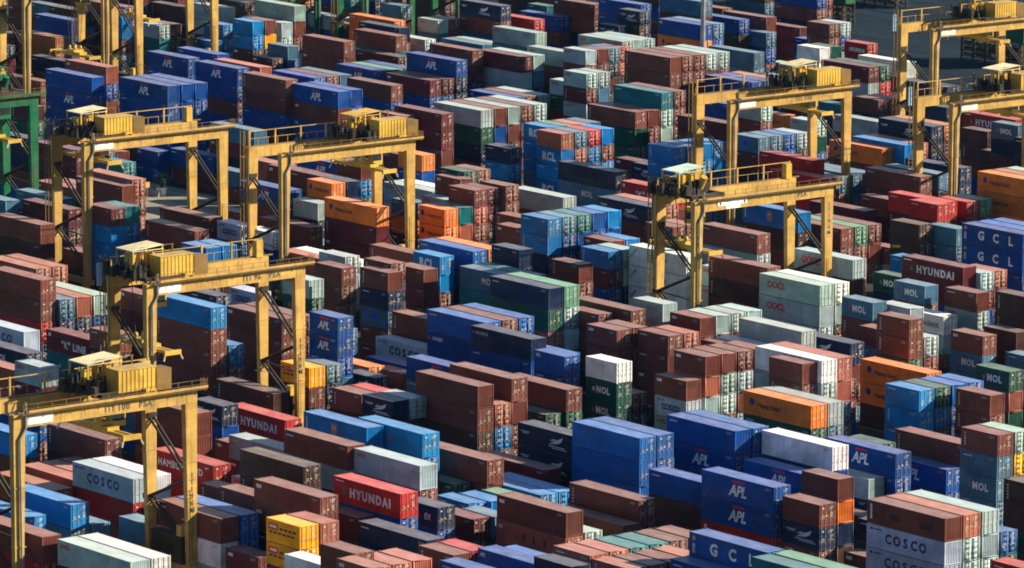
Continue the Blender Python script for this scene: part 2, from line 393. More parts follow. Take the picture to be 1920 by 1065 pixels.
def default_logo(col, rnd):
    r = rnd.random()
    if col in 'RMDPQ': return 'v' if r < .45 else ('p' if r < .65 else 's' if r < .8 else '')
    if col == 'B': return 'apls' if r < .25 else 's'
    if col in 'G': return 'oocl' if r < .35 else 's'
    if col in 'b': return 'v' if r < .4 else 's'
    return 's' if r < .6 else ''

STACKS = """-852.00 563.56 4, 0 259 R none, 1 259 M none, 1 286 S none
-840.58 560.49 4, 1 290 R none, 1 290 S none, 1 286 D none
-819.38 543.14 4, 0 259 R none, 1 259 B none, 1 259 B none, 2 286 B none
-799.86 526.52 4, 0 259 G none, 1 259 R none, 1 286 Q none, 2 286 Q none
-788.83 521.94 4, 0 259 S none, 1 259 R none, 1 286 N none
-747.34 501.52 4, 1 259 R none, 1 259 R none, 1 259 R none, 1 286 B none, 2 286 P none
-738.23 491.42 5, 1 259 B none, 2 259 B none, 2 286 B none, 2 286 B apl, 2 286 B none
-722.83 495.82 5, 1 259 D none, 2 259 B none, 2 286 B none, 2 286 B none, 2 286 B apl
-722.83 498.54 5, 0 259 g none, 1 259 D none, 1 286 B none, 1 286 B none, 1 286 B none
-722.83 501.26 5, 1 259 M none, 1 259 B none, 1 286 B none, 1 286 B none, 1 286 B none
-786.70 514.52 4, 1 259 R none, 2 286 R none
-747.95 518.67 4, 0 259 D none, 0 259 N none, 0 259 R none, 1 286 B none, 2 286 B apl
-733.02 518.20 4, 1 259 B none, 1 259 B none, 1 259 R none, 1 286 B none, 2 286 B apl
-760.54 533.77 4, 0 290 B none, 0 290 R none, 0 290 B none, 1 286 B none
-748.34 532.88 5, 0 269 D none, 0 269 D none, 0 269 S none, 1 286 P none
-802.68 546.95 2, 1 259 R none, 1 259 S none, 1 259 R none, 1 259 b none, 1 259 b none
-799.39 552.99 2, 1 259 G none, 1 259 T none, 1 259 T none, 1 259 G none
-799.39 555.43 2, 0 259 M none, 1 259 R none, 1 259 D none, 1 259 R none
-792.32 559.38 2, 0 259 R none, 0 259 b none, 1 259 b none
-793.35 562.84 2, 0 259 R none, 1 259 b none, 1 259 b none, 1 259 b none
-777.45 557.97 2, 0 259 B none, 0 259 D none, 1 259 D none, 1 259 b none, 1 259 b none
-777.45 560.69 2, 0 259 R none, 0 259 R none, 1 259 M none, 1 259 Y none, 1 259 R none
-815.74 574.81 4, 1 259 G none, 1 259 D none, 1 286 G none, 2 286 G none
-836.61 581.00 4, 1 259 D none, 1 286 N none, 1 286 D none
-791.92 573.40 4, 1 259 R none, 1 259 G none, 1 286 R none, 1 286 R none, 2 286 G none
-790.47 569.44 4, 0 259 M none, 0 286 S none, 1 286 G none, 1 286 G none
-819.58 600.71 2, 0 259 M none, 1 259 P none, 1 259 S none, 1 259 P none
-805.98 595.84 4, 0 259 R none, 1 286 B none, 1 286 G none
-794.81 592.72 4, 0 259 S none, 1 259 N none, 1 286 R none
-773.58 583.36 4, 0 269 B none, 0 269 R none, 1 269 R none, 1 286 N none
-781.30 587.03 5, 0 280 O none, 0 280 D none, 1 280 O none, 1 286 O none
-795.85 605.60 2, 0 259 B none, 1 259 R none, 1 259 D none, 1 259 S none
-775.23 598.22 2, 0 259 R none, 0 259 N none, 1 259 S none, 1 259 G oocl
-775.23 600.94 2, 0 259 R none, 0 259 D none, 1 259 R none, 1 259 R none
-771.73 605.27 4, 0 259 S none, 0 259 B none, 1 259 B none, 1 286 R none, 2 286 N cma
-775.33 590.59 4, 0 259 N none, 0 259 B none, 1 286 G none
-763.59 594.68 4, 0 259 R none, 0 259 S none, 1 286 S none
-763.59 597.40 4, 0 259 B none, 0 259 D none, 1 286 G none
-738.59 572.59 4, 0 290 M none, 1 290 N none, 1 286 M none, 2 286 R none
-747.67 551.43 4, 0 259 R none, 0 259 N none, 1 286 R none, 1 286 R none, 2 286 R none
-750.01 564.57 4, 0 259 S none, 0 259 R none, 0 259 M none, 1 286 T none, 2 286 R none
-745.04 561.28 4, 0 259 R none, 0 259 M none, 0 259 D none, 1 286 D none
-718.76 552.27 5, 0 259 M none, 0 259 R none, 1 286 N none, 1 286 N none, 2 286 B apl
-732.69 547.69 4, 0 259 D none, 0 259 G none, 0 259 B none, 1 286 B apl
-732.69 550.41 4, 0 259 R none, 0 259 R none, 0 259 M none, 1 286 e none
-732.69 553.13 4, 0 259 D none, 0 259 R none, 0 259 D none, 1 286 B none
-763.14 551.85 2, 0 290 D none, 0 290 D none, 1 259 D none
-762.68 554.90 2, 0 259 S none, 0 259 S none, 1 259 B none, 1 259 S none
-732.61 533.87 4, 0 259 R none, 0 259 N none, 0 259 S none, 1 286 B none
-732.61 536.59 4, 0 259 R none, 0 259 M none, 0 259 D none, 1 286 R none
-732.61 539.31 4, 0 259 N none, 0 259 R none, 0 259 S none, 1 286 S none
-711.87 512.73 4, 1 290 G none, 1 290 R none, 2 286 B none, 2 286 R none, 2 286 R none
-699.65 514.28 4, 1 259 B none, 1 259 B none, 2 286 B none, 2 286 R none, 2 286 B apl
-699.95 517.00 4, 0 259 B none, 1 259 B none, 1 286 B none, 1 286 B none, 1 286 B none
-716.16 537.68 4, 1 259 M none, 1 259 B none, 1 286 B none, 2 286 R none
-717.18 546.62 4, 0 259 M none, 0 259 B none, 1 286 B none, 2 286 M none
-717.18 549.34 4, 0 259 B none, 0 259 D none, 1 286 B none, 1 286 M none
-669.53 519.97 4, 0 259 M none, 1 259 R none, 1 286 N none, 2 286 g none, 2 286 G oocl
-669.53 522.69 4, 0 259 R none, 0 259 M none, 1 286 R none, 1 286 B none, 1 286 R none
-669.53 525.41 4, 0 268 N none, 0 268 g none, 1 268 D none, 1 286 R none, 1 286 G none
-669.53 528.13 4, 1 268 R none, 1 268 R none, 1 268 R none, 1 286 R none, 1 286 R none
-669.53 530.85 4, 0 268 S none, 0 268 S none, 0 268 N none, 0 286 e none, 1 286 G none
-668.81 511.47 4, 0 259 D none, 1 286 B none, 1 286 R none, 2 286 M none, 2 286 M none
-668.83 508.50 2, 1 269 R none, 1 269 D none, 1 269 N none, 1 259 P none, 2 259 P none
-708.21 557.55 4, 0 259 M none, 0 259 B none, 1 286 B none
-708.21 560.27 4, 0 259 R none, 0 259 R none, 1 286 R none
-708.21 562.99 4, 0 259 R none, 1 259 R none, 1 286 G none
-768.41 610.49 4, 0 259 G none, 0 259 D none, 0 286 R none, 1 286 r none
-738.64 586.77 4, 0 259 N none, 0 259 B none, 0 259 N none, 1 286 S none, 2 286 G oocl
-729.43 576.15 4, 0 259 R none, 1 286 G oocl, 2 286 G oocl, 2 286 M none
-729.43 578.87 4, 0 259 D none, 1 286 N none, 1 286 S none, 1 286 G none
-811.20 653.14 2, 0 259 B none, 1 259 T none
-785.80 630.72 4, 1 259 B none, 1 259 R none, 1 286 B none
-778.89 633.39 4, 1 259 M none, 1 259 N none, 1 286 R none, 2 286 R none
-747.55 623.28 2, 0 259 M none, 0 259 N none, 0 259 N none, 1 259 D none, 1 259 N cma
-748.98 619.53 2, 0 259 N none, 0 259 R none, 0 259 N none, 1 259 N cma
-758.16 627.29 4, 0 259 N none, 0 259 N none, 1 259 B none, 1 286 B none, 1 286 B none
-754.56 639.05 4, 0 259 M none, 0 259 R none, 0 259 R none, 1 286 R none, 2 286 S none
-729.39 617.35 4, 0 259 N none, 0 259 G none, 0 259 B none, 1 286 O hapag, 2 286 B none
-729.39 620.07 4, 0 266 S none, 0 266 S none, 0 266 R none, 1 266 B none, 1 286 S none
-747.79 642.17 4, 0 259 B none, 1 259 g none, 1 259 D none, 1 286 B none
-747.29 648.34 4, 0 259 D none, 0 259 R none, 0 259 R none, 1 286 R none
-744.08 645.55 4, 1 259 M none, 1 286 B none, 1 286 S dia
-710.63 613.28 4, 0 259 G none, 0 259 R none, 1 286 S none, 2 286 S none
-720.65 591.66 4, 0 267 R none, 0 267 N none, 0 267 S none, 0 267 D none, 1 286 G none
-720.65 594.09 4, 0 267 S none, 0 267 D none, 0 267 N none, 0 267 S none, 1 286 G none
-720.65 596.57 4, 0 267 D none, 0 267 G none, 0 267 B none, 0 267 R none, 1 286 G none
-725.74 584.30 4, 0 290 B none, 1 290 R none, 1 290 R none, 1 286 G none
-712.33 581.58 2, 0 259 G none, 0 259 R none, 0 259 S none, 1 259 R none, 1 259 G oocl
-712.33 584.30 2, 0 259 N none, 0 259 R none, 0 259 R none, 1 259 R none, 1 259 R none
-712.33 586.78 2, 0 259 R none, 1 259 D none, 1 259 R none, 1 259 N none, 1 259 S none
-712.33 589.20 2, 0 259 N none, 0 259 D none, 1 259 N none, 1 259 P none, 1 259 P none
-690.18 563.53 2, 0 259 G none, 1 259 R none, 1 259 G oocl, 1 259 M none, 1 259 G oocl
-690.18 566.25 2, 0 259 B none, 0 259 N none, 0 259 R none, 1 259 S none, 1 259 G none
-697.90 566.81 2, 0 259 R none, 1 259 R none, 1 259 g none, 1 259 G oocl
-698.73 583.93 4, 0 259 B none, 0 259 M none, 0 286 R none, 2 286 R none, 2 286 R none
-698.73 586.65 4, 0 268 M none, 1 268 D none, 1 268 R none, 1 286 R none, 1 286 R none
-698.73 589.37 4, 0 268 N none, 1 268 R none, 1 268 R none, 1 286 R none, 1 286 R none
-698.73 592.09 4, 0 268 R none, 0 268 B none, 0 268 B none, 1 286 R none, 1 286 G none
-698.73 594.81 4, 0 268 R none, 0 268 G none, 0 268 D none, 1 286 R none, 1 286 G none
-667.52 555.60 4, 0 259 R none, 0 259 G none, 1 286 G none, 1 286 G none, 2 286 T none
-667.52 558.32 4, 0 259 M none, 0 259 R none, 1 286 R none, 1 286 R none, 1 286 R none
-667.14 549.80 4, 1 259 D none, 1 286 g none, 1 286 g none, 2 286 R none
-667.14 552.52 4, 0 272 D none, 1 272 R none, 1 286 R none, 1 286 R none
-640.81 517.94 2, 0 259 B none, 1 259 b rcl, 1 259 b none, 1 259 b rcl, 2 259 P none
-640.81 520.66 2, 0 259 D none, 0 259 M none, 0 259 b none, 1 259 P none, 1 259 S none
-640.81 523.38 2, 0 259 D none, 0 259 M none, 1 259 b none, 1 259 b none, 1 259 r none
-640.81 526.10 2, 0 259 B none, 0 259 R none, 1 259 b none, 1 259 R none, 1 259 b none
-647.30 520.51 2, 0 259 b none, 1 259 S none, 1 259 b none, 1 259 b none, 1 259 b rcl
-647.30 523.23 2, 0 259 S none, 0 259 M none, 0 259 M none, 0 259 N none, 1 259 e none
-647.30 525.95 2, 0 259 S none, 0 259 R none, 0 259 P none, 0 259 P none, 1 259 P none
-647.30 528.67 2, 0 259 R none, 0 259 B none, 0 259 B none, 0 259 S none, 1 259 S none
-651.65 555.88 4, 1 259 M none, 1 259 R none, 1 259 R none, 2 286 M none
-684.57 590.00 4, 0 259 S none, 1 259 R none, 1 259 B none, 2 286 B none
-684.57 592.72 4, 0 259 S none, 0 259 S none, 1 259 g none, 1 286 B none
-684.57 595.44 4, 0 259 M none, 1 259 g none, 1 259 B none, 1 286 P none
-662.81 571.31 2, 0 259 S none, 0 259 G none, 1 259 B none, 1 259 B none
-656.29 572.64 2, 0 269 G none, 0 269 B none, 1 269 R none, 1 259 G none
-661.04 581.87 2, 0 259 R none, 0 259 N none, 1 259 O hapag
-619.69 522.79 2, 0 259 M none, 0 259 N none, 1 259 b none, 1 259 b none, 2 259 b none
-619.69 525.51 2, 1 259 G none, 1 259 R none, 1 259 g none, 1 259 b none, 1 259 S none
-619.69 528.23 2, 1 259 G none, 1 259 g none, 1 259 R none, 1 259 b none, 1 259 b none
-619.69 530.95 2, 1 259 S none, 1 259 M none, 1 259 b none, 1 259 b none, 1 259 b none
-632.27 551.01 2, 1 259 B none, 1 259 D none, 1 259 R none, 2 259 S dia
-632.27 553.73 2, 0 259 S none, 0 259 D none, 0 259 S none, 1 259 S none
-632.27 556.45 2, 0 259 N none, 0 259 N none, 1 259 V none, 1 259 V none
-632.27 559.17 2, 0 259 S none, 0 259 B none, 1 259 D none, 1 259 G none
-745.86 655.36 4, 1 259 R none, 1 286 M none, 1 286 M none
-713.86 639.38 2, 0 259 M none, 0 259 G none, 0 259 N none, 1 259 R none, 1 259 R none
-713.86 642.10 2, 0 259 R none, 0 259 R none, 1 259 G none, 1 259 B none, 1 259 G none
-726.11 647.33 4, 1 259 B none, 1 259 B none, 1 286 B none
-705.29 629.38 2, 1 259 R none, 1 259 R none, 1 259 W none, 1 259 W none
-705.29 632.10 2, 0 259 N none, 0 259 S none, 0 259 g none, 1 259 g none
-704.27 639.86 2, 0 259 r none, 0 259 R none, 1 259 r none, 1 259 r hyundai
-687.38 627.83 4, 0 259 W none, 1 259 W none, 1 259 R none, 2 286 W none
-683.84 615.93 4, 1 259 G none, 1 286 R none, 2 286 G none, 2 286 M none
-683.84 618.65 4, 0 272 N none, 0 272 R none, 1 286 r none, 1 286 g none
-664.17 597.65 2, 1 259 S none, 1 259 D none, 1 259 T none
-664.98 606.63 2, 0 259 g none, 1 259 N none, 1 259 R none
-664.98 609.35 2, 0 259 M none, 1 259 R none, 1 259 P none
-650.16 588.39 4, 0 259 N none, 1 259 D none, 2 286 G oocl
-614.40 565.71 4, 0 259 N none, 0 259 B none, 0 286 N none, 1 286 N cma, 2 286 N cma
-614.40 568.43 4, 0 272 D none, 0 272 R none, 1 272 B none, 1 272 R none, 1 286 Q none
-639.88 569.83 2, 0 259 N none, 1 259 B none, 1 259 g none, 1 259 G oocl
-638.84 597.67 2, 1 259 M none, 1 259 N none, 1 259 R none, 1 259 N none
-627.05 595.95 4, 0 259 R none, 0 259 r none, 0 259 B none, 2 286 r hyundai
-603.19 579.44 2, 0 269 g none, 0 269 R none, 1 269 D none, 1 259 N none, 1 259 S mol
-615.51 584.70 2, 1 259 B none, 1 259 R none, 1 259 D none, 1 259 D none
-613.26 559.05 4, 0 290 R none, 0 290 B none, 1 290 D none, 2 286 b none
-613.26 561.49 4, 0 290 M none, 0 290 S none, 0 290 R none, 1 286 P none
-688.92 456.02 4, 0 259 D none, 1 259 M none, 2 286 M none, 2 286 M none
-708.06 478.12 2, 1 259 G none, 1 259 S none
-708.06 480.84 2, 0 259 B none, 1 259 R none
-698.08 475.18 2, 0 259 D none, 1 259 T none
-704.05 486.10 2, 1 259 B none, 1 259 B none
-697.99 488.37 4, 2 286 M none, 2 286 B none
-657.02 444.39 4, 1 290 S none, 1 290 P none, 1 286 R none, 1 286 P none
-656.04 441.93 4, 1 259 B none, 1 259 R none, 1 286 R none, 2 286 R none
-671.25 444.88 4, 0 259 P none, 0 259 R none, 1 286 P none
-671.25 447.60 4, 0 259 S none, 0 259 M none, 1 286 P none
-665.93 437.79 4, 0 259 S none, 1 259 N none, 1 286 S none
-669.77 430.40 4, 0 259 M none, 0 259 S none, 1 286 S none
-657.64 433.43 4, 1 259 R none, 1 259 D none, 2 286 M none
-633.47 412.44 4, 0 259 R none, 1 286 D none, 2 286 D none, 2 286 R none
-623.84 422.09 2, 1 259 M none, 2 259 S none, 2 259 b none, 2 259 b none, 2 259 M none
-623.84 424.52 2, 1 259 g none, 1 259 D none, 1 259 b none, 1 259 b none, 1 259 T none
-626.61 436.63 4, 0 259 R none, 0 259 M none, 1 259 B none, 2 286 R none
-617.51 427.72 4, 1 259 R none, 1 259 R none, 2 286 D none, 2 286 R none
-613.51 437.42 2, 0 259 R none, 1 259 D none, 1 259 b none, 2 259 L cosco
-618.47 446.26 2, 1 259 S none, 1 259 B none, 1 259 W none
-601.52 422.73 2, 0 259 S none, 1 259 D none, 2 259 b none, 2 259 b none
-601.52 425.45 2, 0 259 M none, 1 259 D none, 1 259 S none, 1 259 b none
-617.65 401.19 4, 0 259 P none, 0 286 P none, 1 286 P none
-617.65 403.91 4, 0 259 G none, 0 286 P none, 1 286 P none
-638.30 459.25 4, 0 259 S none, 1 259 D none, 2 286 R none, 2 286 B apl
-648.18 471.53 4, 0 259 D none, 0 259 B none, 0 286 R none, 1 286 R none
-638.79 468.82 4, 0 290 B none, 0 290 D none, 1 286 D none, 1 286 R none
-671.75 483.33 4, 0 259 R none, 1 259 P none, 2 286 P none
-652.42 480.12 4, 0 259 N none, 0 259 B none, 0 286 B none, 1 286 B apl
-635.82 475.32 2, 0 259 N none, 0 259 R none, 1 259 g none, 1 259 b none, 2 259 R none
-623.26 460.54 2, 0 259 O none, 0 259 R none, 0 259 D none, 1 259 R none, 2 259 O hapag
-623.26 463.26 2, 0 259 M none, 0 259 S none, 0 259 M none, 1 259 N none, 1 259 N none
-621.33 456.59 2, 0 274 N none, 1 274 S none, 1 259 N none, 2 259 G oocl
-612.45 455.65 4, 0 352 g none, 1 286 M none, 2 286 M none, 2 286 O hapag
-623.84 452.38 4, 0 259 R none, 1 259 R none, 2 286 R none
-605.94 467.90 2, 0 274 M none, 0 274 B none, 1 259 O hapag, 2 259 O hapag
-605.94 470.62 2, 0 290 R none, 0 259 D none, 1 259 P none, 1 259 T none
-606.01 473.39 2, 0 259 G none, 1 259 D none, 1 259 R none, 1 259 P none, 2 259 R none
-606.01 475.92 2, 0 259 D none, 1 259 N none, 1 259 D none, 1 259 M none, 1 259 M none
-604.95 478.38 2, 0 274 g none, 0 274 R none, 0 259 D none, 1 259 R none, 1 259 R none
-645.07 494.02 2, 0 290 G none, 0 290 R none, 1 290 B none, 2 259 O none
-651.15 495.52 2, 1 259 g none, 1 259 D none, 1 259 D none, 1 259 R none
-638.69 486.43 4, 1 259 B none, 1 259 G none, 2 286 G oocl
-638.69 489.15 4, 0 259 N none, 0 259 S none, 1 286 W none
-627.20 479.08 2, 1 259 M none, 1 259 O none, 1 259 S none
-614.13 474.65 2, 0 259 G none, 0 259 N none, 0 259 R none, 1 259 G none
-617.38 480.41 2, 0 274 M none, 0 274 R none, 0 274 g none, 0 274 R none, 1 259 g none
-617.38 482.92 2, 0 274 R none, 0 274 B none, 0 274 R none, 0 274 D none, 1 259 R none
-615.10 477.95 2, 0 259 R none, 0 259 R none, 0 259 g none, 1 259 R none, 1 259 R none
-647.18 512.77 2, 0 259 g none, 1 259 N none, 1 259 b none, 2 259 N none
-581.15 448.75 4, 0 259 N none, 1 259 N none, 1 286 B none, 2 286 V none
-581.15 451.47 4, 0 268 D none, 0 268 D none, 0 268 S none, 1 286 O none
-576.70 444.29 2, 0 259 R none, 1 259 R none, 1 259 b none, 2 259 b rcl
-595.49 451.02 4, 0 259 R none, 0 259 g none, 1 286 R none
-561.99 424.62 2, 0 274 R none, 0 274 G none, 1 274 D none, 1 274 N none, 1 259 R none
-569.89 436.22 2, 0 259 B none, 1 259 R none, 1 259 R none, 2 259 R none
-584.31 433.78 2, 1 259 D none, 1 259 G none, 1 259 G none, 1 259 G none
-599.53 438.10 5, 1 259 G none, 1 259 D none, 2 286 P none
-599.53 440.53 5, 1 259 R none, 1 259 R none, 1 286 W none
-577.62 428.19 2, 1 259 R none, 1 259 R none, 1 259 R none, 2 259 R none
-559.41 422.16 2, 1 259 M none, 1 259 R none, 1 259 S dia, 2 259 N none, 2 259 R none
-562.84 447.13 2, 0 259 N none, 0 259 R none, 0 259 N none, 1 259 N none, 2 259 N none
-561.25 440.35 4, 0 259 N none, 0 259 R none, 1 286 T none, 2 286 S mol
-561.25 443.07 4, 0 268 D none, 0 268 D none, 0 268 D none, 1 286 T none
-609.17 487.60 4, 0 259 N none, 0 259 G none, 1 286 R none, 2 286 G oocl
-624.32 508.92 5, 0 259 S none, 1 259 S none, 2 286 S mol, 2 286 N none
-637.56 531.08 2, 0 259 N none, 1 259 R none, 1 259 M none
-630.77 528.86 2, 0 274 N none, 1 274 N none, 1 259 N cma
-605.54 505.63 4, 0 259 N none, 0 259 D none, 1 259 R none, 2 286 r kline
-595.01 492.43 4, 0 259 N none, 0 259 M none, 1 286 R none, 2 286 N cma
-595.01 495.15 4, 0 268 R none, 0 268 R none, 0 268 N none, 1 286 P none
-580.07 466.05 2, 0 259 B none, 1 259 M none, 1 259 N none, 2 259 b none, 2 259 b none
-580.07 468.77 2, 0 259 R none, 0 259 R none, 1 259 B none, 1 259 B none, 1 259 S none
-580.07 471.49 2, 0 259 R none, 0 259 G none, 1 259 N none, 1 259 B none, 1 259 T none
-580.07 474.21 2, 0 259 R none, 0 259 N none, 0 259 R none, 1 259 B none, 1 259 V none
-580.07 476.93 2, 0 259 M none, 0 259 b none, 0 259 B none, 1 259 B none, 1 259 b none
-572.10 471.00 2, 0 259 R none, 0 259 D none, 0 259 R none, 1 259 R none
-572.10 473.72 2, 0 259 D none, 0 259 M none, 0 259 g none, 1 259 b none
-595.07 473.49 2, 0 259 S none, 0 259 M none, 0 259 R none, 1 259 R none
-587.73 467.65 2, 0 259 g none, 0 259 D none, 1 259 R none, 1 259 R none
-565.81 465.33 2, 0 259 B none, 1 259 B none, 1 259 M none, 2 259 b none
-565.81 468.05 2, 0 259 D none, 1 259 N none, 1 259 G none, 1 259 G none
-559.27 468.57 4, 0 259 W none, 2 286 W wan, 2 286 W wan, 2 286 W wan
-576.03 485.63 2, 0 259 D none, 0 259 R none, 1 259 R none, 2 259 R none
-576.03 488.35 2, 1 259 g none, 1 259 R none, 1 259 g none, 1 259 P none
-567.86 489.01 4, 0 259 R none, 1 259 R none, 1 286 G none, 2 286 R none
-546.97 472.53 4, 0 259 D none, 1 259 R none, 2 286 D none, 2 286 R none
-553.41 476.51 4, 1 259 M none, 1 286 G none, 1 286 G none
-560.48 455.70 2, 0 259 B none, 0 259 D none, 1 259 R none, 2 259 R none
-610.40 537.38 4, 0 290 R none, 1 290 B none, 1 290 N none, 2 286 r none
-615.72 556.59 4, 0 259 R none, 0 259 R none, 1 286 R none, 2 286 O hapag
-609.07 582.96 2, 0 259 N none, 1 259 g none, 1 259 D none
-588.30 569.98 4, 0 259 N none, 0 259 R none, 0 259 g none, 1 286 N none, 1 286 N none
-604.30 534.19 4, 0 207 R none, 0 207 S none, 2 286 r none, 2 286 r none
-610.08 541.65 4, 0 290 B none, 1 286 P none, 1 286 S none
-610.08 545.53 4, 0 286 S none, 1 286 S none, 1 286 S none
-610.08 547.97 4, 0 286 S none, 0 286 S none, 1 286 S none
-593.27 543.70 4, 0 259 B none, 0 259 B none, 1 259 R none, 2 286 R none
-593.27 547.58 4, 0 259 R none, 0 259 M none, 1 259 D none, 2 286 S none
-594.69 553.23 4, 0 259 B none, 0 259 D none, 1 286 N none, 2 286 N none
-567.09 542.18 4, 0 259 D none, 0 259 O none, 1 259 O none, 2 286 O hapag, 2 286 O hapag
-567.09 544.90 4, 0 266 g none, 0 266 D none, 0 266 P none, 0 266 M none, 1 286 P none
-567.09 547.62 4, 0 266 D none, 0 266 R none, 0 266 M none, 0 266 R none, 1 286 G none
-573.88 530.62 4, 0 259 B none, 1 259 R none, 1 259 M none, 2 286 r none
-585.05 535.31 4, 1 259 D none, 1 286 D none, 1 286 R none
-566.66 528.13 2, 0 274 g none, 0 274 g none, 1 259 D none, 2 259 r none
-567.28 534.52 2, 0 259 r none, 0 259 M none, 1 259 M none, 1 259 r none
-567.28 537.24 2, 0 259 R none, 0 259 N none, 1 259 R none, 1 259 e none
-574.63 510.93 4, 0 286 R none, 1 286 R none, 2 286 R none
-574.63 513.65 4, 1 286 R none, 1 286 R none, 1 286 e none
-574.63 516.37 4, 1 286 R none, 1 286 R none, 1 286 R none
-586.68 526.47 4, 0 259 g none, 0 259 M none, 2 286 M none
-578.25 505.93 4, 1 259 N none, 1 259 R none, 2 286 D none, 2 286 b ind
-555.22 513.88 2, 0 290 D none, 1 259 D none, 1 259 D y, 2 259 D none
-550.85 517.01 2, 0 259 R none, 0 259 S none, 1 259 S none, 2 259 S none
-533.57 507.37 4, 0 259 R none, 0 259 D none, 1 286 B none, 2 286 B gcl, 2 286 B gcl
-533.57 510.09 4, 0 272 G none, 0 272 R none, 0 272 N none, 0 272 R none, 1 286 V none
-533.57 512.81 4, 0 272 V none, 0 272 M none, 0 272 R none, 0 272 D none, 1 286 V none
-529.70 492.53 4, 0 280 R none, 1 280 B none, 1 280 M none, 2 286 M hyundai
-522.72 494.99 2, 0 259 M none, 1 259 B none, 1 259 M none, 1 259 G none
-522.72 497.47 2, 0 259 D none, 1 259 M none, 1 259 R none, 1 259 P none
-545.70 486.99 4, 0 259 G none, 0 259 G none, 1 259 D none, 2 286 G oocb
-537.24 494.21 2, 0 259 R none, 1 259 N none, 1 259 g mol
-545.88 505.33 2, 0 259 R none, 0 259 R none, 1 259 b none
-596.78 388.03 4, 1 259 N none, 1 286 r none, 2 286 R none, 2 286 R none
-596.27 390.67 4, 0 259 D none, 1 286 N none, 1 286 S none
-596.27 393.39 4, 0 259 R none, 1 286 N none, 1 286 P none
-596.27 396.11 4, 0 259 N none, 1 286 B none, 1 286 G none
-579.92 374.16 4, 0 259 D none, 0 286 B none, 2 286 L cosco
-568.45 367.07 4, 0 259 D none, 0 259 R none, 1 286 N mol
-579.43 385.49 4, 2 286 T none, 2 286 M kline
-566.48 383.48 2, 2 290 D none, 2 259 D none, 2 259 R none
-588.68 403.29 2, 1 259 R none, 2 259 M none, 2 259 R none
-554.27 385.47 4, 1 259 N none, 2 286 R none, 2 286 R none, 2 286 R none, 2 286 b none
-554.27 388.19 4, 0 300 R none, 1 300 R none, 1 286 b none
-554.79 396.90 4, 1 274 R none, 2 274 R none, 2 286 R none, 2 286 R none
-554.79 399.62 4, 0 274 R none, 0 274 R none, 1 286 R none, 1 286 R none
-569.40 407.88 2, 0 259 L none, 0 259 B none, 0 259 D none, 1 259 L cosco
-570.66 402.30 2, 0 259 G none, 0 259 B none, 0 259 D none, 1 259 N none
-537.01 382.61 4, 0 321 g none, 2 286 D none
-521.80 368.27 2, 1 259 R none, 1 259 B none, 2 259 N cma
-525.56 375.99 4, 1 259 M none, 2 286 r hyundai
-512.72 353.54 4, 0 259 R none, 1 286 Q none, 2 286 R none, 2 286 R none
-517.95 344.45 4, 0 259 N none, 1 286 D none, 2 286 R none
-543.87 357.05 2, 0 259 R none, 1 259 N none, 2 259 M none, 2 259 G oocl
-556.10 359.87 4, 0 259 R none, 1 259 P none, 1 286 P none
-572.74 419.07 2, 0 259 G none, 0 259 D none, 1 259 g mol, 2 259 G none
-551.24 421.20 4, 0 259 S none, 1 286 R none, 2 286 R none
-537.42 397.43 2, 0 259 g none, 1 259 S none, 1 259 B none, 2 259 B apl, 2 259 B apl
-550.30 417.81 4, 0 259 D none, 2 286 L cosco
-540.10 408.42 4, 0 259 M none, 1 286 B none
-526.35 404.49 4, 0 259 R none, 1 259 S none, 2 286 B apl
-537.22 416.24 4, 0 259 D none, 1 286 B none, 2 286 B han, 2 286 V none
-537.22 418.96 4, 0 277 R none, 0 277 R none, 0 277 N none, 1 286 R none
-537.22 421.68 4, 0 277 R none, 0 277 N none, 0 277 V none, 1 286 V none
-524.90 413.73 4, 0 274 R none, 0 274 N none, 2 286 B none, 2 286 N mae
-524.90 416.45 4, 0 290 D none, 0 286 B none, 0 286 V none
-524.90 419.17 4, 0 288 V none, 0 288 R none, 1 286 V none
-544.81 403.35 4, 0 286 R none, 1 286 O none
-534.48 390.80 2, 1 259 N none, 2 259 R none, 2 259 Y ben
-534.48 393.52 2, 1 259 M none, 1 259 N none, 1 259 S none
-533.75 400.39 2, 0 290 D none, 1 259 N cma
-535.00 405.81 2, 0 259 R none, 1 259 P none
-517.11 385.84 2, 0 259 M none, 1 259 D none, 2 259 R none
-517.11 388.56 2, 0 259 N none, 0 259 M none, 1 259 r none
-509.10 384.49 2, 0 290 N none, 1 290 R none, 2 259 N cma
-509.10 387.21 2, 0 290 M none, 1 290 D none, 1 259 G none
-505.44 389.85 4, 0 259 D none, 2 286 D none, 2 286 R none, 2 286 R none
-505.44 392.57 4, 1 286 R none, 1 286 b none, 1 286 P none
-506.55 395.98 4, 1 259 R none, 1 286 R none, 1 286 R none, 2 286 R none
-508.46 406.09 4, 0 259 R none, 1 286 g none, 2 286 R none
-502.73 403.14 2, 0 290 R none, 1 259 g none
-492.69 363.55 4, 0 290 R none, 0 290 B none, 0 286 R none, 2 286 b ind
-486.10 355.84 4, 0 290 R none, 1 286 M none, 1 286 G oocl, 2 286 R none
-486.03 366.51 4, 0 290 b none, 1 290 R none, 1 286 b none, 2 286 b t
-480.94 371.88 4, 0 290 B none, 1 286 R none, 2 286 R none
-473.88 356.76 4, 0 259 R none, 0 286 R none, 1 286 R none, 2 286 G oocl
-464.73 346.97 4, 0 259 R none, 0 259 R none, 1 286 B none, 2 286 r hyundai
-466.24 337.24 4, 0 290 R none, 1 290 N none, 1 286 R none, 2 286 R none
-476.30 339.70 4, 0 290 R none, 0 286 D none, 2 286 R none
-454.17 330.13 2, 0 259 B none, 1 259 R none, 1 259 Y ben, 2 259 Y ben
-454.17 332.85 2, 0 259 R none, 0 259 B none, 1 259 R none, 2 259 P none
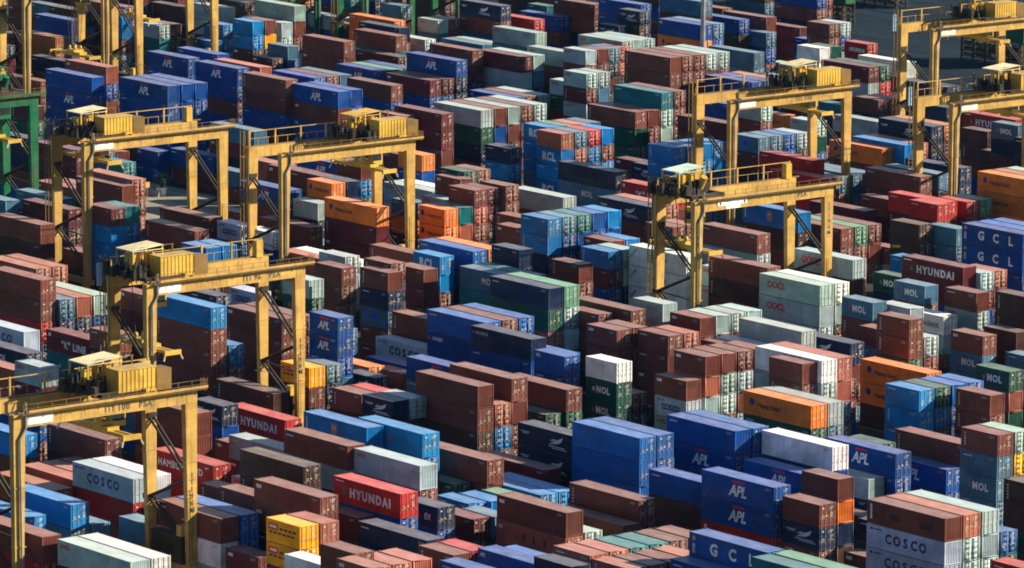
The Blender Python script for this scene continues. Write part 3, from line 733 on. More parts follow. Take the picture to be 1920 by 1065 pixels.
-463.14 344.51 2, 0 259 R none, 1 259 R none, 2 259 R none
-454.01 342.32 4, 0 259 S none, 1 286 D none, 2 286 N none
-461.70 354.53 2, 0 259 R none, 1 259 B none, 2 259 N cai
-463.89 361.17 2, 1 259 M none, 2 259 M none
-463.21 363.88 2, 1 259 g none, 1 259 S none
-469.30 364.89 2, 0 290 D none, 1 259 b none
-468.62 367.61 2, 0 290 N none, 1 259 b none
-483.37 368.97 4, 0 290 M none, 1 286 g none
-468.36 370.73 2, 0 290 R none, 1 259 e none
-447.05 327.29 4, 0 259 R none, 0 259 S none, 1 286 W q
-431.01 322.15 2, 0 290 M none, 0 290 G none, 0 290 B none, 1 259 P none
-434.16 327.25 2, 0 259 R none, 0 259 D none, 0 259 N none, 1 259 P none
-434.16 329.97 2, 0 259 R none, 0 259 S none, 0 259 g none, 1 259 P none
-437.37 324.83 2, 0 290 D none, 0 290 N none, 1 290 B none, 2 259 R none
-441.58 341.01 2, 0 274 M none, 0 274 R none, 2 259 R none
-441.80 343.73 2, 0 274 R none, 0 274 R none, 1 259 r none
-426.11 331.80 4, 0 259 R none, 0 259 g none, 0 259 B none, 1 286 B none
-428.07 338.43 4, 0 259 N none, 0 259 R none, 0 259 S none, 2 286 B none
-428.07 341.14 4, 0 259 N none, 0 259 N none, 0 286 S none
-500.62 358.49 4, 1 259 N none, 1 259 R none, 2 286 G none
-482.39 346.93 4, 0 259 R none, 0 259 R none, 1 286 D none, 2 286 D none
-526.96 338.52 4, 0 259 R none, 1 259 R none, 2 286 b none
-511.55 336.55 4, 0 259 D none, 2 286 P none
-511.55 339.27 4, 0 259 R none, 1 286 P none
-511.55 341.99 4, 0 259 D none, 1 286 P none
-509.71 331.79 4, 1 259 M none, 2 286 Q none
-491.55 321.88 4, 0 259 R none, 1 286 S none, 2 286 b none
-491.55 324.60 4, 0 286 R none, 1 286 S none
-490.28 315.26 4, 0 259 b none, 0 259 S none, 2 286 b none
-479.31 309.89 4, 0 286 r none, 1 286 r none, 2 286 R none
-466.32 311.35 5, 0 274 B none, 1 274 D none, 2 286 G oocl
-466.32 314.07 5, 0 274 N none, 0 274 W none, 2 286 W none
-498.34 334.88 4, 1 259 R none, 2 286 r none, 2 286 L cosco
-498.34 337.60 4, 0 272 B none, 1 272 R none, 2 286 W none
-483.16 330.84 2, 1 259 R none, 2 259 S none
-498.64 346.19 4, 0 259 r none, 1 286 r none, 2 286 r ham
-476.00 330.95 4, 1 259 G none, 2 286 W oocl, 2 286 R none
-476.00 333.67 4, 0 259 V none, 1 286 V none, 2 286 V none
-482.39 341.33 2, 0 259 S none, 0 259 M none, 1 259 R none
-463.17 331.20 2, 0 259 D none, 2 259 M none
-510.68 363.65 2, 0 259 R none, 1 259 R none
-510.68 366.37 2, 0 259 N none, 0 259 G none
-492.78 353.28 2, 0 259 D none, 1 259 W oocl
-483.91 388.50 4, 1 286 N none, 2 286 N cma, 2 286 N cma
-470.61 385.95 4, 0 259 V none, 1 286 V none, 2 286 V none, 2 286 V none
-470.61 388.67 4, 0 272 R none, 0 272 N none, 1 286 V none, 2 286 V none
-467.05 397.29 4, 0 259 R none, 1 286 B none, 2 286 B apl, 2 286 B none
-467.05 400.01 4, 0 272 G none, 0 272 B none, 1 286 V none, 2 286 V none
-455.36 384.77 4, 1 259 D none, 2 286 D none, 2 286 B none
-441.60 380.82 4, 0 259 R none, 1 286 r kline, 2 286 B apl, 2 286 B apl
-452.72 396.76 4, 0 259 D none, 0 286 D none, 2 286 B apl
-456.22 373.80 4, 0 259 D none, 1 259 D none, 2 286 R none
-455.37 370.81 4, 0 290 R none, 2 286 R none
-483.25 382.31 4, 0 286 M none, 2 286 M none
-474.09 374.34 4, 0 259 N none, 1 286 b none
-474.09 376.93 4, 0 259 D none, 1 286 b none
-455.41 362.71 4, 1 259 M none, 2 286 P marks, 2 286 R none
-455.41 365.43 4, 0 286 D none, 1 286 G none
-422.94 344.42 2, 0 280 D none, 0 280 R none, 0 280 D none, 2 259 P none
-422.94 347.14 2, 0 280 G none, 0 280 g none, 0 280 B none, 1 259 P none
-422.94 349.86 2, 0 280 R none, 0 280 R none, 0 280 R none, 1 259 T none
-422.94 352.58 2, 0 280 R none, 0 280 g none, 0 280 T none, 1 259 T none
-422.94 355.30 2, 0 280 R none, 0 280 R none, 0 280 N none, 1 259 R none
-422.94 358.02 2, 0 280 B none, 0 280 R none, 0 280 N none, 1 259 R none
-416.88 344.64 2, 0 269 R none, 0 269 D none, 0 269 M none, 1 259 P none
-416.88 347.36 2, 0 269 G none, 0 269 N none, 0 269 N none, 1 259 R none
-416.88 350.08 2, 0 269 R none, 0 269 N none, 0 269 R none, 1 259 R none
-416.88 352.80 2, 0 269 D none, 0 269 M none, 0 269 D none, 1 259 P none
-410.07 352.04 4, 0 269 M none, 0 269 N none, 0 269 M none, 0 286 V none, 2 286 B gcl
-410.06 349.50 4, 0 280 R none, 0 280 D none, 0 280 S none, 1 286 B none
-413.73 334.38 2, 0 259 N none, 0 259 R none, 0 259 D none, 0 259 G none, 1 259 N none
-435.57 344.42 4, 0 259 R none, 0 259 S none, 0 286 S none
-435.57 347.13 4, 0 259 M none, 0 259 M none, 1 286 V none
-397.40 349.59 4, 0 269 e none, 0 269 e none, 0 269 S none, 0 286 e none, 2 286 T none
-397.40 352.31 4, 0 274 M none, 0 274 D none, 0 274 R none, 0 274 R none, 1 286 e none
-454.47 401.09 4, 0 259 S none, 0 259 B none, 1 286 B none, 2 286 W none
-456.36 412.60 4, 0 259 M none, 1 286 B none, 2 286 B apl
-455.92 423.33 4, 0 259 S none, 0 259 S none, 2 286 R none
-456.25 420.58 4, 1 259 B none, 2 286 B apl
-451.53 409.63 2, 1 290 N none, 2 259 G none
-437.07 391.75 2, 1 259 D none, 1 259 N none, 1 259 O none, 2 259 R none
-428.54 381.33 2, 0 259 R none, 1 259 R none, 2 259 N cma, 2 259 R none
-413.13 379.69 4, 0 259 B none, 0 259 L cosco, 2 259 L cosco, 2 259 L cosco, 2 259 R x
-413.13 382.41 4, 0 259 B none, 0 259 R none, 1 259 G none, 1 259 G none, 2 259 P none
-413.13 385.13 4, 0 259 B none, 0 259 G none, 1 259 G none, 1 259 G none, 2 259 G none
-413.13 387.85 4, 0 259 S none, 0 259 R none, 1 259 g none, 1 259 V none
-434.80 413.94 2, 1 259 S none, 1 259 S none, 2 259 S mol, 2 259 S none, 2 259 R none
-434.80 416.66 2, 0 259 M none, 0 259 G none, 1 259 R none, 1 259 Y none, 1 259 G none
-418.57 405.20 4, 1 259 D none, 1 259 g none, 1 286 D none, 1 286 D none
-421.12 383.74 2, 0 259 R none, 1 259 R none
-399.45 385.08 4, 0 259 M none, 0 259 S none, 1 286 r none
-510.76 412.62 2, 0 259 D none, 0 259 D none, 1 259 B none, 2 259 B none
-530.32 434.21 2, 1 259 N none, 1 259 R none, 1 259 R none, 1 259 R none
-533.75 437.42 4, 0 259 B none, 0 259 D none, 0 286 N none, 2 286 R none
-528.37 443.43 2, 0 280 R none, 0 280 R none, 1 280 G none, 2 259 G none
-534.35 446.56 2, 0 259 D none, 0 259 M none, 0 259 W none
-534.35 449.28 2, 0 259 B none, 0 259 S none, 0 259 W none
-520.28 428.94 2, 0 259 g none, 0 259 R none, 1 259 R none, 2 259 R p
-520.28 431.65 2, 1 259 R none, 1 259 R none, 1 259 R none, 1 259 R none
-513.52 431.78 2, 1 259 R none, 1 259 R none, 2 259 R none, 2 259 R none
-513.52 434.50 2, 0 259 D none, 0 259 S none, 0 259 R none, 1 259 P none
-520.32 442.91 2, 0 259 R none, 0 259 M none, 1 259 R none, 2 259 R none
-520.32 445.63 2, 0 259 S none, 0 259 R none, 1 259 R none, 1 259 G none
-520.32 448.35 2, 0 259 N none, 0 259 R none, 1 259 R none, 1 259 G none
-520.32 451.07 2, 0 259 R none, 0 259 g none, 0 259 R none, 1 259 G none
-500.11 426.46 2, 0 259 P none, 1 259 G none, 1 259 P none, 2 259 R p
-500.11 429.18 2, 1 259 R none, 1 259 G none, 1 259 G none, 1 259 R none
-500.11 431.90 2, 1 259 G none, 1 259 R none, 1 259 G none, 1 259 R none
-500.11 434.62 2, 0 259 R none, 0 259 R none, 1 259 R none, 1 259 R none
-499.63 423.00 2, 1 259 G none, 2 259 L cosco, 2 259 R none
-503.64 415.10 2, 1 259 g none, 2 259 g mol, 2 259 g nol, 2 259 W none
-511.33 440.66 4, 0 274 B none, 0 274 R none, 1 286 R none
-511.33 443.38 4, 0 274 W none, 0 274 N none, 1 286 W none
-473.50 414.80 4, 0 259 R none, 0 259 N none, 1 286 g none, 2 286 O hapag
-473.50 417.52 4, 0 259 R none, 0 259 B none, 1 286 S none, 2 286 G none
-540.26 428.94 4, 0 259 N none, 0 259 g none, 1 286 P none, 2 286 g none, 2 286 N none
-540.26 431.66 4, 0 259 G none, 1 259 G none, 1 286 G none, 1 286 G none, 2 286 e none
-531.54 468.21 4, 0 259 D none, 1 286 G none, 2 286 G oocb, 2 286 G oocb
-531.54 470.93 4, 0 272 R none, 1 272 D none, 1 286 G none, 1 286 W none
-510.60 446.34 4, 0 259 R none, 0 259 R none, 0 259 N none, 2 286 G none
-510.76 454.92 4, 1 259 R none, 1 259 R none, 2 286 N cma
-512.63 465.98 2, 0 290 R none, 1 290 R none, 1 259 R none, 2 259 S mol
-509.10 469.32 2, 0 259 G none, 0 259 G none, 0 259 D none, 1 259 G oocl
-512.37 478.48 2, 1 259 R none, 1 259 G none, 2 259 W blue
-493.11 454.32 2, 0 259 B none, 0 259 N none, 1 259 g none, 2 259 R none, 2 259 R none
-493.11 457.04 2, 0 259 R none, 0 259 N none, 1 259 R none, 1 259 G none
-506.33 463.33 2, 0 290 D none, 1 290 S none, 1 259 R none
-512.01 483.96 2, 0 259 S none, 1 259 R none, 1 259 G oocl, 2 259 R none
-519.97 482.09 2, 0 259 R none, 0 259 D none, 1 259 R none, 2 259 S mol
-503.72 485.31 4, 0 259 N none, 0 259 D none, 1 286 D none, 2 286 D none
-498.42 478.29 2, 0 259 M none, 1 259 M none, 2 259 D none
-499.15 473.02 2, 1 259 S none, 2 259 S mol, 2 259 R none
-492.34 476.40 2, 0 290 M none, 1 259 S none
-488.54 447.49 4, 1 286 D none, 1 286 O hapag, 2 286 O hapag
-468.37 433.13 2, 0 259 b none, 1 259 b none, 2 259 b none, 2 259 b none
-468.37 435.85 2, 0 259 S none, 1 259 D none, 1 259 b none, 1 259 g none
-468.37 438.57 2, 0 259 D none, 1 259 B none, 1 259 B none, 1 259 V none
-468.37 441.29 2, 0 259 B none, 0 259 B none, 0 259 B none, 1 259 V none
-470.38 450.01 2, 0 259 M none, 1 259 g none, 1 259 P none, 2 259 g mol
-461.11 437.96 2, 0 259 R none, 1 259 M none, 1 259 R none, 2 259 R none
-477.15 422.08 2, 0 280 B none, 0 280 G none, 0 280 D none, 1 259 R none, 2 259 R none
-482.54 424.51 4, 0 269 B none, 0 269 M none, 0 269 B none, 1 286 G none, 2 286 W none
-482.54 426.97 4, 0 274 P none, 1 274 R none, 1 274 S none, 1 274 P none, 2 286 P none
-812.06 607.05 4, 0 259 N none, 0 259 D none, 1 259 N none, 1 286 N none
-809.20 603.76 2, 0 269 R none, 0 269 R none, 1 269 R none, 1 259 T none
-478.53 429.76 2, 0 259 M none, 1 259 B none, 1 259 M none, 1 259 M none
-767.00 678.55 4, 0 259 R none, 1 259 N none, 1 259 R none, 1 259 B none
-870.02 570.62 4, 1 259 R none, 1 259 R none, 1 259 R none, 0 259 R none
-831.20 563.08 4, 1 259 R none, 1 259 D none, 1 259 R none, 1 259 R none
-691.54 491.61 4, 0 259 R none, 1 259 N none, 2 259 M none, 2 259 S none
-848.53 578.29 4, 1 259 R none, 1 259 B none, 1 259 N none, 1 259 M none
-822.86 584.68 4, 0 259 G none, 0 259 g none, 1 259 g none, 1 259 D none
-795.89 690.80 4, 1 259 D none, 1 259 S none, 1 259 R none, 0 259 D none
-853.89 631.94 2, 1 259 D none, 1 259 B none, 0 259 R none, 0 259 M none
-853.17 590.58 4, 1 259 N none, 1 259 S none, 1 259 R none, 0 259 M none
-836.42 665.90 4, 1 259 D none, 1 259 D none, 0 259 G none, 0 259 D none
-780.57 692.39 4, 0 259 R none, 1 259 M none, 1 259 R none, 0 259 B none
-705.37 458.49 4, 1 259 B none, 1 259 R none, 1 259 N none, 2 259 N none
-815.05 626.13 4, 1 259 N none, 1 259 D none, 1 259 D none, 1 259 D none
-523.87 350.26 2, 0 259 G none, 0 259 D none, 1 259 R none, 2 259 B none
-665.08 492.58 4, 0 259 N none, 0 259 g none, 0 259 R none, 2 259 B none
-728.27 477.97 2, 0 259 S none, 1 259 S none, 1 259 g none, 1 259 D none
-757.47 651.74 2, 0 259 S none, 0 259 B none, 0 259 D none, 1 259 R none
-799.17 515.05 4, 1 259 g none, 1 259 S none, 1 259 M none, 1 259 N none
-842.97 641.85 2, 0 259 D none, 1 259 R none, 0 259 R none, 0 259 N none
-681.36 599.80 4, 0 259 M none, 1 259 R none, 1 259 B none, 2 259 S none
-788.40 657.20 4, 1 259 R none, 1 259 R none, 1 259 B none, 1 259 D none
-796.04 683.82 2, 0 259 R none, 1 259 R none, 1 259 G none, 0 259 S none
-864.86 575.15 4, 0 259 S none, 0 259 M none, 1 259 R none, 0 259 R none
-820.83 663.17 4, 0 259 S none, 1 259 R none, 0 259 S none, 0 259 R none
-521.28 357.51 2, 1 259 D none, 1 259 B none, 1 259 S none, 1 259 R none
-806.05 524.96 2, 0 259 S none, 1 259 R none, 1 259 M none, 1 259 R none
-662.49 614.23 4, 0 259 N none, 1 259 N none, 1 259 R none, 2 259 N none
-692.82 639.30 2, 0 259 B none, 0 259 R none, 1 259 D none
-537.84 359.77 2, 0 259 R none, 0 259 M none, 1 259 S none
-473.55 457.45 4, 1 259 R none, 1 259 N none, 1 259 N none
-552.45 409.42 2, 0 259 D none, 1 259 B none, 1 259 S none
-457.07 416.48 2, 0 259 S none, 0 259 D none, 1 259 g none
-423.93 388.26 2, 0 259 R none, 1 259 g none, 1 259 N none
-566.71 519.22 2, 1 259 G none, 1 259 R none
-606.30 430.93 4, 1 259 N none, 1 259 R none
-647.89 461.84 2, 0 259 R none, 1 259 R none
-484.63 435.93 2, 1 259 R none, 1 259 S none
-649.72 574.91 4, 0 259 N none, 1 259 R none
-679.32 484.36 2, 1 259 R none, 1 259 S none
-574.48 390.49 4, 1 259 R none, 1 259 D none
-507.36 420.84 2, 1 259 D none, 1 259 M none
-547.81 364.31 4, 1 259 R none, 1 259 B none
-662.18 628.63 4, 1 259 N none, 1 259 D none
-543.95 351.74 4, 1 259 R none, 2 259 B none
-632.47 423.77 2, 1 259 D none, 1 259 R none
-549.64 368.69 4, 1 259 S none
-515.98 424.15 4, 1 259 N none
-696.08 652.61 2, 1 259 N none
-449.52 404.52 4, 1 259 D none
-734.46 648.92 2, 1 259 G none"""
LABELS = """leftmost of 6 long royal blue containers at the top, far left
long tan container on a tan one, at the top, far left
long salmon brown container on a royal blue one, at the top, far left
second from left of 5 long royal blue containers in the upper part, far left
leftmost of 5 long royal blue containers in the upper part, far left
third from left of 6 long royal blue containers at the top, far left
second from left of 6 long royal blue containers at the top, far left
fourth from left of 5 long royal blue containers in the upper part, far left
third from left of 5 long royal blue containers in the upper part, far left
fifth from left of 6 long royal blue containers at the top, far left
fourth from left of 6 long royal blue containers at the top, far left
long brown container on a brown one, at the top, far left
sixth from left of 6 long royal blue containers at the top, far left
leftmost of 2 long royal blue containers at the top, left of centre
long pale grey container on a pale grey one, at the top, left of centre
long pale grey container on a brown one, at the top, left of centre
long navy blue container with a pale winged emblem, at the top, centre
long brown container on a maroon one, at the top, centre
third from left of 5 long brown containers at the top, left of centre
long brown container on a teal one, at the top, left of centre
long royal blue container with slanted white letters under a red bar, at the top, centre
long royal blue container under a brown one, in the upper part, left of centre
long brown container under a brown one, at the top, left of centre
leftmost of 5 long brown containers at the top, left of centre
third from left of 4 long royal blue containers in the upper part, left of centre
second from left of 2 long brown containers in the upper part, left of centre
second from left of 2 long royal blue containers at the top, left of centre
long brown container on a royal blue one, at the top, left of centre
long maroon container on a royal blue one beside a maroon one, at the top, centre
the only long dark green container of its size in the upper part, centre
long pale grey container with small red lettering, on a dark green one
long maroon container under a maroon one, in the upper part, centre
long maroon container on a maroon one, in the upper part, centre
short salmon brown container on a salmon brown one, in the upper part, left of centre
long pale grey container with small red lettering, on a slate blue one
long pale grey container with small red lettering, under a maroon one
topmost long maroon container on a pale grey one, at the top, centre
long brown container on a brown one, at the top, centre
long slate blue container on a brown one, at the top, right of centre
topmost long royal blue container on an orange one, at the top, right of centre
long slate blue container on a slate blue one, at the top, right of centre
second from top long brown container under a brown one, at the top, right of centre
topmost long brown container on a brown one, at the top, right of centre
topmost long teal container on a pale grey one, at the top, right of centre
topmost long brown container on a dark green one, in the upper part, right of centre
topmost short salmon brown container on a bright blue one, in the upper part, centre
long maroon container on a brown one, in the upper part, right of centre
topmost long royal blue container on a royal blue one, at the top, right of centre
the only short bright blue container of its size in the upper part, right of centre
short slate blue container with a blue emblem, on a brown one
long white container on a brown one, at the top, far right
second from top long pale grey container under a maroon one, at the top, far right
topmost long maroon container on a pale grey one, at the top, far right
long pale grey container with small red lettering, on a dark brown one
long navy blue container with a pale winged emblem, in the upper part, far right
long red container with wide white lettering, in the upper part, far right
long bright blue container beside a salmon brown one, in the upper part, far right
long maroon container under a maroon one, in the upper part, far left
long maroon container on a maroon one, in the upper part, far left
long maroon container under a royal blue one, in the upper part, far left
long royal blue container on a maroon one, in the upper part, far left
topmost long brown container on a brown one, in the upper part, far left
long maroon container on a dark brown one, in the upper part, far left
leftmost of 2 long dark brown containers in the middle band, far left
third from left of 5 long brown containers in the middle band, far left
the only short slate blue container of its size in the middle band, far left
second from left of 4 short bright blue containers in the middle band, far left
leftmost of 4 short bright blue containers in the middle band, far left
topmost short maroon container on a bright blue one, in the upper part, far left
long brown container, in the upper part, far left
second from left of 2 long dark brown containers in the middle band, far left
fourth from left of 5 long brown containers in the middle band, far left
short pale lilac grey container with spaced dark blue letters, on a bright blue one
fourth from left of 4 short bright blue containers in the middle band, far left
topmost short bright blue container on a bright blue one, in the middle band, far left
long brown container under a royal blue one, in the upper part, left of centre
second from left of 4 long royal blue containers in the upper part, left of centre
long salmon brown container, in the upper part, left of centre
short brown container on a bright blue one, in the upper part, left of centre
short orange container with a blue disc and dark lettering
short pale grey container with small red lettering, on a navy blue one
long maroon container under an orange one, in the middle band, left of centre
long orange container with a blue disc and dark lettering, on a maroon one
long brown container on a brown one, in the middle band, left of centre
short orange container with a blue disc and dark lettering, on an orange one
topmost short brown container on a salmon brown one, in the upper part, centre
short orange container on a royal blue one, in the upper part, centre
leftmost of 3 long pale grey containers in the upper part, centre
short navy blue container on a bright blue one, in the upper part, centre
leftmost of 2 long violet blue containers in the middle band, centre
short bright blue container with three big white letters, on a bright blue one
leftmost of 3 short brown containers in the middle band, centre
the only long salmon brown container of its size in the middle band, left of centre
short brown container on a brown one, in the middle band, left of centre
short navy blue container under a brown one, in the middle band, left of centre
short brown container on a navy blue one, in the middle band, left of centre
short navy blue container, in the middle band, centre
long slate blue container with white letters and a faint disc, on a teal one
third from left of 3 long pale grey containers in the upper part, centre
long slate blue container with white letters and a faint disc, under a navy blue one
long navy blue container on a slate blue one, in the upper part, centre
long red container with wide white lettering, on a brown one
long navy blue container with a pale winged emblem, in the upper part, right of centre
second from left of 3 short bright blue containers in the middle band, centre
topmost short bright blue container on a bright blue one, in the upper part, centre
topmost short bright blue container on a maroon one, in the middle band, centre
long white container with a blue wave and yellow mark, third from top, right of centre
long white container with a blue wave and yellow mark, second from top, right of centre
long white container with a blue wave and yellow mark, on a white one
topmost short brown container on a brown one, in the middle band, right of centre
long brown container on a pale grey one, in the middle band, right of centre
long dark brown container under a brown one, in the middle band, right of centre
long brown container on a dark brown one, in the middle band, right of centre
second from left of 3 short brown containers in the middle band, centre
long red container on a navy blue one, in the upper part, right of centre
long orange container with a blue disc and dark lettering, on a brown one
long red container under a red one, in the upper part, right of centre
long red container on a red one, in the upper part, right of centre
topmost long brown container on a brown one, in the upper part, far right
long slate blue container, in the upper part, far right
long navy blue container on a navy blue one, in the upper part, far right
long orange container with a blue disc and dark lettering, under an orange one
long orange container with a blue disc and dark lettering, in the upper part, far right
topmost long red container on a maroon one, in the upper part, far right
short red container beside a red one, in the upper part, far right
topmost long brown container on a brown one, in the middle band, right of centre
long maroon container, in the upper part, far right
long dark brown container under a bright blue one, in the middle band, right of centre
long bright blue container with a small pinkish panel, on a dark brown one
short dark brown container on a dark brown one, in the middle band, far right
short slate blue container on a slate blue one, in the middle band, far right
long royal blue container with widely spaced white letters, under a royal blue one
long royal blue container with widely spaced white letters, on a royal blue one
long maroon container with wide white lettering, on a maroon one
long pale grey container with large red lettering, on a dark brown one
second from top long brown container under a brown one, in the middle band, far left
topmost long brown container on a brown one, in the middle band, far left
long pale lilac grey container with spaced dark blue letters, in the middle band, far left
long teal container under a maroon one, in the lower part, far left
long maroon container with wide white lettering, on a teal one
short dark brown container under a dark brown one, in the lower part, far left
short dark brown container under a brown one, in the lower part, far left
short brown container on a dark brown one, in the lower part, far left
short maroon container under a brown one, in the middle band, far left
short brown container on a maroon one, in the middle band, far left
fourth from top long brown container under a brown one, in the lower part, far left
third from top long brown container under a brown one, in the lower part, far left
fifth from left of 5 long brown containers in the middle band, far left
topmost long bright blue container on a brown one, in the middle band, far left
second from left of 3 long brown containers in the lower part, left of centre
leftmost of 3 long brown containers in the lower part, left of centre
topmost long brown container on a brown one, in the middle band, left of centre
long dark brown container, in the lower part, left of centre
short navy blue container with a pale winged emblem, on a royal blue one
long red container with wide white lettering, in the lower part, left of centre
long brown container under a brown one, in the lower part, far left
long brown container on a brown one, in the lower part, far left
long brown container on a dark brown one, in the lower part, far left
short maroon container under a pale grey one, in the lower part, far left
short pale grey container with small red lettering, on a maroon one
short pale grey container on a dark green one, in the middle band, left of centre
long brown container on a brown one, in the middle band, centre
the only short royal blue container of its size in the lower part, left of centre
short royal blue container with slanted white letters under a red bar, topmost, left of centre
long pale lilac grey container with spaced dark blue letters, in the lower part, centre
long royal blue container with slanted white letters under a red bar, topmost, centre
long royal blue container with small white lettering, under a violet blue one
second from left of 2 long violet blue containers in the middle band, centre
long royal blue container under a navy blue one, in the lower part, centre
long navy blue container with a pale strip, on a royal blue one
leftmost of 2 short brown containers in the lower part, left of centre
short yellow container with a red and white flag panel, on a brown one
topmost short brown container on a dark brown one, in the lower part, left of centre
short navy blue container with a pale winged emblem
third from top long dark brown container under a brown one, in the lower part, centre
second from top long brown container under a brown one, in the lower part, centre
topmost long brown container on a brown one, in the lower part, centre
long brown container on a brown one, in the lower part, centre
long brown container on a dark green one, in the lower part, centre
long bright blue container with a small pinkish panel
long brown container on a pale grey one, in the lower part, left of centre
long bright blue container with a red dot, on a bright blue one
long brown container on a brown one, at the bottom, centre
long pale grey container with small red lettering, on a brown one
long red container with wide white lettering, on a royal blue one
long brown container on a brown one, at the bottom, left of centre
long brown container, at the bottom, left of centre
short yellow container with a red and white flag panel, on a yellow one
short salmon brown container, at the bottom, left of centre
short brown container on a brown one, at the bottom, left of centre
long navy blue container, at the bottom, left of centre
short navy blue container with red and white letters, on a royal blue one
short maroon container on a maroon one beside a slate blue one, at the bottom, centre
short brown container, at the bottom, left of centre
short brown container beside a red one, at the bottom, centre
long royal blue container, at the bottom, centre
long pale grey container on a brown one, at the bottom, left of centre
long dark brown container on a dark brown one, at the bottom, left of centre
long bright blue container on a brown one, in the lower part, far left
long salmon brown container beside a salmon brown one, at the bottom, far left
long tan container, at the bottom, far left
topmost long bright blue container on a slate blue one, at the bottom, far left
long bright blue container, at the bottom, far left
long brown container on a red one, at the bottom, far left
long pale grey container with small red lettering, at the bottom, far left
long white container, at the bottom, far left
leftmost of 2 long red containers at the bottom, far left
long pale lilac grey container with spaced dark blue letters, on a red one
long white container on a brown one, at the bottom, far left
short slate blue container, at the bottom, far left
long red container with long white lettering, on a red one
long white container with small red lettering, under a brown one
topmost long brown container on a white one, at the bottom, far left
long violet blue container on a violet blue one, at the bottom, left of centre
short maroon container, at the bottom, left of centre
long navy blue container with a pale winged emblem, under a navy blue one
long navy blue container with a pale winged emblem, in the lower part, centre
second from top long violet blue container under a violet blue one, at the bottom, centre
topmost long violet blue container on a violet blue one, in the lower part, centre
long violet blue container on a violet blue one, in the lower part, right of centre
second from left of 6 long royal blue containers at the bottom, right of centre
the only long royal blue container of its size in the lower part, right of centre
long violet blue container, in the lower part, right of centre
long dark brown container under a royal blue one, at the bottom, right of centre
long royal blue container on a dark brown one, at the bottom, right of centre
fourth from left of 6 long royal blue containers at the bottom, right of centre
long royal blue container with slanted white letters under a red bar, topmost, right of centre
long royal blue container with slanted white letters under a red bar
long brown container, at the bottom, centre
long brown container beside a brown one, at the bottom, centre
long maroon container, at the bottom, centre
long salmon brown container with four dark strokes, under a brown one
topmost long brown container on a salmon brown one, at the bottom, centre
short salmon brown container beside a salmon brown one, at the bottom, centre
long royal blue container with widely spaced white letters
long teal container beside a mint green one, at the bottom, right of centre
long white container on a royal blue one, in the lower part, right of centre
leftmost of 2 long royal blue containers at the bottom, far right
long brown container, in the lower part, far right
second from left of 2 long royal blue containers at the bottom, far right
topmost short pale grey container on a navy blue one, at the bottom, far right
short brown container on an orange one, at the bottom, far right
short navy blue container with a pale winged emblem, under a brown one
short brown container on a navy blue one, at the bottom, right of centre
long pale lilac grey container with spaced dark blue letters, under a pale lilac grey one
long pale lilac grey container with spaced dark blue letters, under a brown one
long brown container with two dark patches, on a pale lilac grey one
topmost long salmon brown container on a pale grey one, at the bottom, far right
topmost long pale grey container on a pale grey one, at the bottom, far right
short slate blue container with white letters and a faint disc, under a slate blue one
second from top short slate blue container under a brown one, at the bottom, far right
topmost short brown container on a slate blue one, in the lower part, far right
short royal blue container on a royal blue one, in the lower part, centre
long brown container, in the middle band, centre
short pale grey container on a pale grey one, in the middle band, right of centre
short brown container with a small white plate, on a brown one
leftmost of 5 short brown containers in the lower part, right of centre
second from left of 5 short brown containers in the lower part, right of centre
short brown container beside a pale grey one, in the middle band, right of centre
short brown container with a small white plate, on a salmon brown one
short pale lilac grey container with spaced dark blue letters, under a brown one
third from left of 5 short brown containers in the lower part, right of centre
short dark green container with white letters and a faint disc, under a dark green one
short dark green container with white letters and a grey disc, under a white one
short white container on a dark green one, in the lower part, centre
long orange container with a blue disc and dark lettering, on a dark green one
long pale grey container on a slate blue one, in the lower part, right of centre
the only long dark green container of its size in the middle band, centre
topmost long navy blue container on a dark green one, in the middle band, centre
long mint green container on a pale grey one, in the middle band, centre
long pale grey container with large red lettering, under a pale grey one
long pale grey container with large red lettering, on a pale grey one
long pale grey container, in the middle band, right of centre
long navy blue container with a pale winged emblem, in the lower part, far right
leftmost of 3 short slate blue containers in the middle band, far right
short white container with blue lettering, on a pale grey one
second from top short brown container under a brown one, in the lower part, far right
topmost short brown container on a brown one, in the middle band, far right
short brown container on a pale grey one, in the middle band, far right
second from left of 3 short slate blue containers in the middle band, far right
long dark brown container on a dark brown one, in the middle band, far right
short dark brown container on a maroon one, in the middle band, far right
short slate blue container with white letters and a faint disc, under a brown one
short brown container on a slate blue one, in the lower part, far right
long orange container with a blue disc and dark lettering, in the lower part, far right
leftmost of 2 short bright blue containers in the lower part, far right
topmost short bright blue container on a bright blue one, in the lower part, far right
short dark green container with white letters and a faint disc, on a salmon brown one
short brown container on a brown one, in the lower part, far right
fifth from left of 5 short brown containers in the lower part, right of centre
topmost long white container on a pale grey one, in the lower part, right of centre
the only long salmon brown container of its size in the lower part, right of centre
long maroon container under a slate blue one, in the upper part, left of centre
long slate blue container on a maroon one, in the upper part, left of centre
long navy blue container on a navy blue one, in the upper part, far left
short royal blue container on a brown one, in the lower part, far left
long royal blue container, in the upper part, left of centre
long slate blue container on a royal blue one, at the top, right of centre
long navy blue container on a brown one, at the top, far right
long royal blue container on a brown one, in the lower part, far left""".strip().split('\n')
LCODE = {'4': 12.19, '2': 6.06, '5': 13.72}

